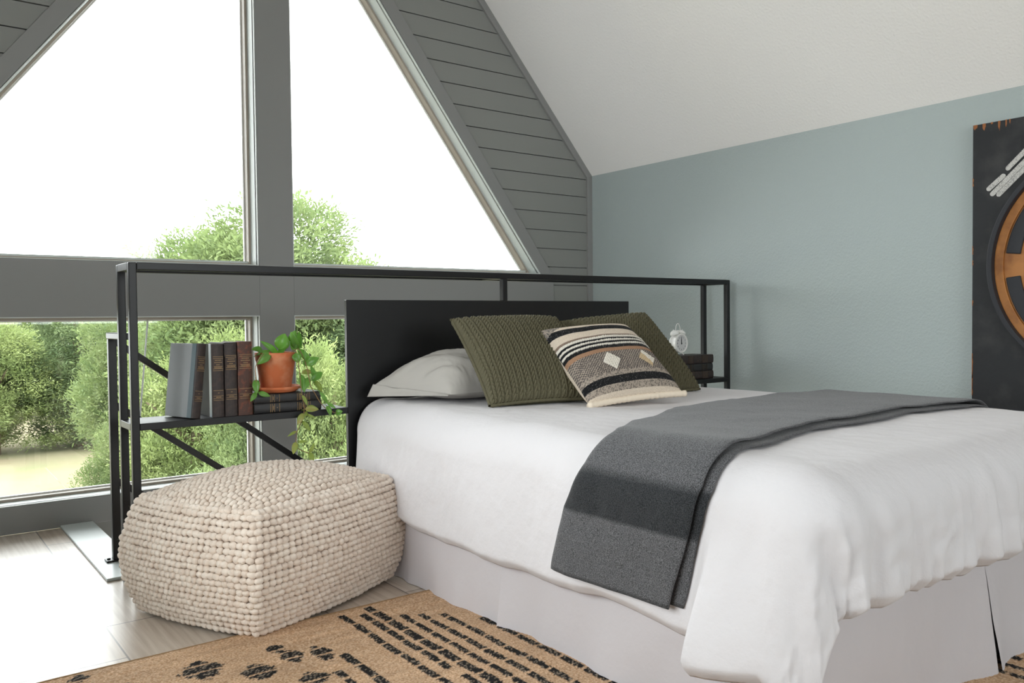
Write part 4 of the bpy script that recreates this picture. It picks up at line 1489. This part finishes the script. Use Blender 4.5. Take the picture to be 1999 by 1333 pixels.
angs = sorted([2 * math.pi * i / na_ for i in range(na_)] + [math.atan2(s1_ * 0.668, s2x * 0.602) % (2 * math.pi) for s1_ in (-1, 1) for s2x in (-1, 1)])
mb = MB()
outer = [sq_pt(math.cos(a), math.sin(a)) for a in angs]
inner = [(AY + 0.515 * math.cos(a), AZ + 0.515 * math.sin(a)) for a in angs]
n_ = len(angs)
vs_ = [(xx, p[0], p[1]) for xx in (AXF, XR - 0.0005) for P in (outer, inner) for p in P]
fs = []
for i in range(n_):
    j = (i + 1) % n_
    fs += [(i, n_ + i, n_ + j, j), (2 * n_ + i, 2 * n_ + j, 3 * n_ + j, 3 * n_ + i), (i, j, 2 * n_ + j, 2 * n_ + i), (n_ + i, 3 * n_ + i, 3 * n_ + j, n_ + j)]
mb.add(vs_, fs)
mb.build('board', M['art_black'], art)


def ring_x(mb, r0, r1, x0, x1, a0=0.0, a1=2 * math.pi, n=96, closed=True):
    vs_, fs = [], []
    cnt = n if closed else n + 1
    for i in range(cnt):
        a = a0 + (a1 - a0) * i / n
        for r_, xx in ((r0, x0), (r1, x0), (r1, x1), (r0, x1)):
            vs_.append((xx, AY + r_ * math.cos(a), AZ + r_ * math.sin(a)))
    for i in range(n):
        j = (i + 1) % cnt
        for q in range(4):
            fs.append((i * 4 + q, i * 4 + (q + 1) % 4, j * 4 + (q + 1) % 4, j * 4 + q))
    if not closed:
        fs += [(3, 2, 1, 0), (n * 4, n * 4 + 1, n * 4 + 2, n * 4 + 3)]
    mb.add(vs_, fs)


mb = MB()
ring_x(mb, 0.506, AR, AXF - 0.028, XR - 0.002)
mb.build('raised_ring', M['art_slot'], art, bevel=0.004)
mb = MB()
ring_x(mb, 0.468, 0.507, AXF + 0.004, XR - 0.002)
mb.build('ring_ledge', M['art_wood'], art, bevel=0.003)
mb = MB()
ring_x(mb, 0.001, 0.468, AXF + 0.016, XR - 0.002)
dk = mb.build('disc', M['art_wood'], art)
dk['label'] = 'orange shellacked wood disc'
for k in range(6):
    ac = math.radians(30 + 60 * k)
    mb = MB()
    ha = math.radians(23)
    ring_x(mb, 0.398, 0.462, AXF + 0.006, AXF + 0.0165, ac - ha, ac + ha, 28, False)
    mb.build('curved_pad', M['art_slot'], art, bevel=0.008)


def strip(p, q, w):
    mb = MB()
    p, q = Vector(p), Vector(q)
    d = (q - p).normalized()
    nrm = Vector((-d.y, d.x))
    pts = []
    for c, s0 in ((q, -90), (p, 90)):
        for a in np.linspace(s0, s0 + 180, 9):
            ar = math.radians(a)
            pts.append(c + (d * math.cos(ar) + nrm * math.sin(ar)) * w / 2)
    n__ = len(pts)
    mb.add([(AXF - 0.003, p_.x, p_.y) for p_ in pts] + [(AXF + 0.002, p_.x, p_.y) for p_ in pts],
           [tuple(range(n__)), tuple(range(2 * n__ - 1, n__ - 1, -1))] + [(i, i + n__, (i + 1) % n__ + n__, (i + 1) % n__) for i in range(n__)])
    return mb


for p, q in (((1.789, 1.581), (1.727, 1.632)), ((1.773, 1.556), (1.60, 1.720)), ((1.745, 1.550), (1.59, 1.697)), ((1.706, 1.665), (1.60, 1.766))):
    strip(p, q, 0.022).build('painted_bar', M['art_grey'], art)
# bare wood chips along the top and left edge
rc = random.Random(12)


def chip(pts):
    n__ = len(pts)
    mb = MB().add([(AXF - 0.0010, p_[0], p_[1]) for p_ in pts] + [(AXF + 0.004, p_[0], p_[1]) for p_ in pts],
                  [tuple(range(n__)), tuple(range(2 * n__ - 1, n__ - 1, -1))] + [(i, i + n__, (i + 1) % n__ + n__, (i + 1) % n__) for i in range(n__)])
    mb.build('bare_wood_chip', M['art_raw'], art)


for yy, w_, hz in ((1.851, 0.018, 0.026), (1.812, 0.014, 0.034), (1.778, 0.010, 0.010), (1.746, 0.010, 0.046), (1.716, 0.006, 0.040), (1.70, 0.005, 0.024), (1.60, 0.02, 0.03)):
    k_ = 6
    bot_ = [(yy + w_ / 2 - w_ * i / k_, z1_ - hz * (0.35 + 0.65 * math.sin(math.pi * (i + 0.6) / (k_ + 1.2))) * rc.uniform(0.65, 1.1)) for i in range(k_ + 1)]
    chip([(yy + w_ / 2, z1_ + 0.0006)] + bot_ + [(yy - w_ / 2, z1_ + 0.0006)])
for zz, hz in ((1.30, 0.02), (1.24, 0.012), (0.75, 0.06), (0.66, 0.05), (1.05, 0.012), (1.62, .02)):
    k_ = 6
    ed_ = [(y1_ - 0.0055 * rc.uniform(0.2, 1.0), zz - hz + 2 * hz * i / k_) for i in range(k_ + 1)]
    chip([(y1_ + 0.0008, zz + hz), (y1_ + 0.0008, zz - hz)] + ed_)

# ------------------------------------------------------------------ outside
GZ = -3.6
gxs, gys = np.meshgrid(np.linspace(-60, 90, 90), np.linspace(5.2, 110, 80), indexing='ij')
gz_ = GZ + 0.25 * vnoise(gxs * 0.12, gys * 0.12, 140)
gd = np_mesh('ground', np.stack([gxs, gys, gz_], -1), gridF(90, 80), M['dry_grass'])
struct(gd, 'pale dry grass field outside the windows')


def tree_mesh(height, radius, nclump, seed, base=0.12, dry=False):
    """juniper crown: hundreds of feathery sprays on a rounded, lobed volume"""
    r_ = np.random.default_rng(seed)
    lobes = []
    for i in range(16):
        h = r_.uniform(base, 0.95)
        wr_ = radius * (0.35 + 0.65 * math.sin(math.pi * min(1, (1 - h) * 0.85 + 0.1))) * 0.75
        a = r_.uniform(0, 2 * math.pi)
        lobes.append((wr_ * math.cos(a) * r_.uniform(.2, 1), wr_ * math.sin(a) * r_.uniform(.2, 1), h * height, radius * r_.uniform(0.28, 0.5)))
    lobes.append((0, 0, height * 0.55, radius * 0.75))
    lobes.append((0, 0, height * 0.82, radius * 0.45))
    V, F = [], []
    o = 0
    wts = np.array([l[3] ** 2 for l in lobes])
    wts /= wts.sum()
    for c in range(nclump):
        lb = lobes[r_.choice(len(lobes), p=wts)]
        d = r_.normal(0, 1, 3)
        d /= np.linalg.norm(d)
        p = np.array(lb[:3]) + d * lb[3] * r_.uniform(0.75, 1.08) * np.array([1, 1, 0.85])
        if p[2] < 0.15:
            continue
        q0 = p + r_.normal(0, 0.05, 3)
        dd = d[None] * 0.9 + r_.normal(0, 0.65, (30, 3)) + np.array([0, 0, 0.35])
        dd /= np.linalg.norm(dd, axis=1, keepdims=True)
        L = r_.uniform(0.045, 0.12, (30, 1))
        sd = np.cross(dd, r_.normal(0, 1, (30, 3)))
        sd /= np.linalg.norm(sd, axis=1, keepdims=True)
        q = q0 + r_.normal(0, 0.10, (30, 3))
        w = L * 0.17
        V.append(np.stack([q - sd * w * 0.4, q + sd * w * 0.4, q + dd * L * 0.6 + sd * w, q + dd * L, q + dd * L * 0.6 - sd * w], 1).reshape(-1, 3))
        for s_ in range(30):
            F += [(o, o + 1, o + 2, o + 4), (o + 4, o + 2, o + 3)]
            o += 5
    V = np.concatenate(V)
    return np.array(V), F


protos = [tree_mesh(1.0 * 7.0, 2.3, 5200, 1), tree_mesh(5.0, 2.4, 3000, 2, 0.02), tree_mesh(5.6, 2.0, 3000, 3, 0.03)]
pm = []
for i, (V, F) in enumerate(protos):
    me = bpy.data.meshes.new('foliage')
    me.from_pydata(V.tolist(), [], F)
    me.update()
    me.materials.append(M['fol_a'])
    pm.append(me)


def make_tree(label, az, dist, hgt, wid, proto, fm, group=None, rot=0.0):
    a = math.radians(az)
    loc = (dist * math.sin(a), dist * math.cos(a), GZ)
    t = thing('juniper_tree', label, 'tree', loc, group=group)
    me = pm[proto]
    H = (7.0, 5.0, 5.6)[proto]
    Wd = (2.3, 2.4, 2.0)[proto]
    fo_ = bpy.data.objects.new('foliage', me)
    C.objects.link(fo_)
    fo_.material_slots[0].link = 'OBJECT'
    fo_.material_slots[0].material = M[fm]
    fo_.parent = t
    fo_.scale = (wid / Wd, wid / Wd, hgt / H)
    fo_.rotation_euler = (0, 0, rot)
    mb = MB().tube([(0, 0, 0), (0.05, 0.02, hgt * 0.3), (-0.03, 0.05, hgt * 0.6), (0, 0, hgt * 0.85)], [0.16, 0.13, 0.09, 0.03], 8)
    for k in range(5):
        aa = k * 1.3 + rot
        mb.tube([(0, 0, hgt * (0.2 + 0.1 * k)), (0.5 * wid * math.cos(aa), 0.5 * wid * math.sin(aa), hgt * (0.38 + 0.1 * k))], [0.07, 0.025], 6)
    t['_local'] = 1
    mb.build('trunk', M['trunk'], t, smooth=True)
    del t['_local']
    return t


gt = 'junipers outside the windows'
TREES = [
    ('tall rounded juniper rising above the cross beam on both sides of the centre post', 21.3, 17.0, 7.25, 2.9, 0, 'fol_a', 0.3),
    ('pale yellow-green juniper at the back of the dry field, beside the window edge', 5.0, 34.0, 4.5, 2.9, 1, 'fol_c', 1.0),
    ('hazy far juniper in the gap between the pale one and the dark one', 7.3, 48.0, 5.8, 3.0, 1, 'fol_a', 2.0),
    ('dark green juniper at the back of the dry field, next to the stair post', 9.3, 35.0, 5.7, 2.7, 2, 'fol_b', 0.7),
    ('juniper seen between the black stair post and the standing books', 13.9, 22.0, 5.3, 2.2, 1, 'fol_a', 2.6),
    ('bright juniper directly behind the standing books', 16.2, 14.3, 4.3, 1.5, 2, 'fol_c', 4.0),
    ('juniper outside behind the terracotta pot', 21.0, 12.3, 3.9, 1.1, 1, 'fol_a', 5.0),
    ('bright juniper seen between the trailing plant and the headboard', 24.8, 12.4, 4.2, 1.2, 2, 'fol_c', 1.7),
    ('juniper mostly hidden by the black headboard', 29.2, 16.0, 4.9, 2.0, 1, 'fol_b', 0.2),
    ('low juniper at the edge of the dry field, behind the shelf posts', 12.5, 15.5, 3.3, 1.0, 2, 'fol_a', 3.3),
    ('darker juniper showing over the bright one behind the books', 16.2, 27.0, 5.7, 2.8, 1, 'fol_b', 0.9),
    ('darker juniper beyond the tall one, seen above the trailing plant', 24.9, 22.5, 5.3, 2.5, 1, 'fol_b', 2.2),
    ('far juniper at the very edge of the lower window', 2.0, 37.0, 5.0, 2.8, 2, 'fol_a', 2.9),
    ('low juniper under the sloped stair bars, just above the pouf', 18.3, 11.6, 2.9, 1.0, 2, 'fol_a', 5.5),
    ('hazy juniper far beyond the one between the post and the books', 12.0, 46.0, 6.2, 3.2, 1, 'fol_b', 1.2),
    ('hazy juniper far beyond the tall rounded one', 19.6, 37.0, 6.0, 3.0, 1, 'fol_a', 2.4)]
for lb, az, dist, hgt, wid, pr_, fm, rot in TREES:
    make_tree(lb, az, dist, hgt, wid, pr_, fm, gt, rot)
# grey brush among the trees
rb = np.random.default_rng(9)
mb = MB()
for cx_, cy_ in ((4.9, 19.2), (5.3, 19.4)):
    for k in range(70):
        b0 = Vector((cx_ + rb.normal(0, 0.5), cy_ + rb.normal(0, 0.35), GZ))
        e0 = b0 + Vector((rb.normal(0, 0.6), rb.normal(0, 0.5), rb.uniform(0.8, 2.2)))
        mb.tube([b0, (b0 + e0) / 2 + Vector((rb.normal(0, .12), rb.normal(0, .12), 0)), e0], [0.02, 0.014, 0.006], 4, caps=False)
tag(mb.build('dry_undergrowth', M['fol_dry'], origin=(5.0, 16.5, GZ)), 'bare grey brush between the junipers outside', 'brush', kind='stuff')

for o in list(bpy.data.objects):
    if '_local' in o:
        del o['_local']
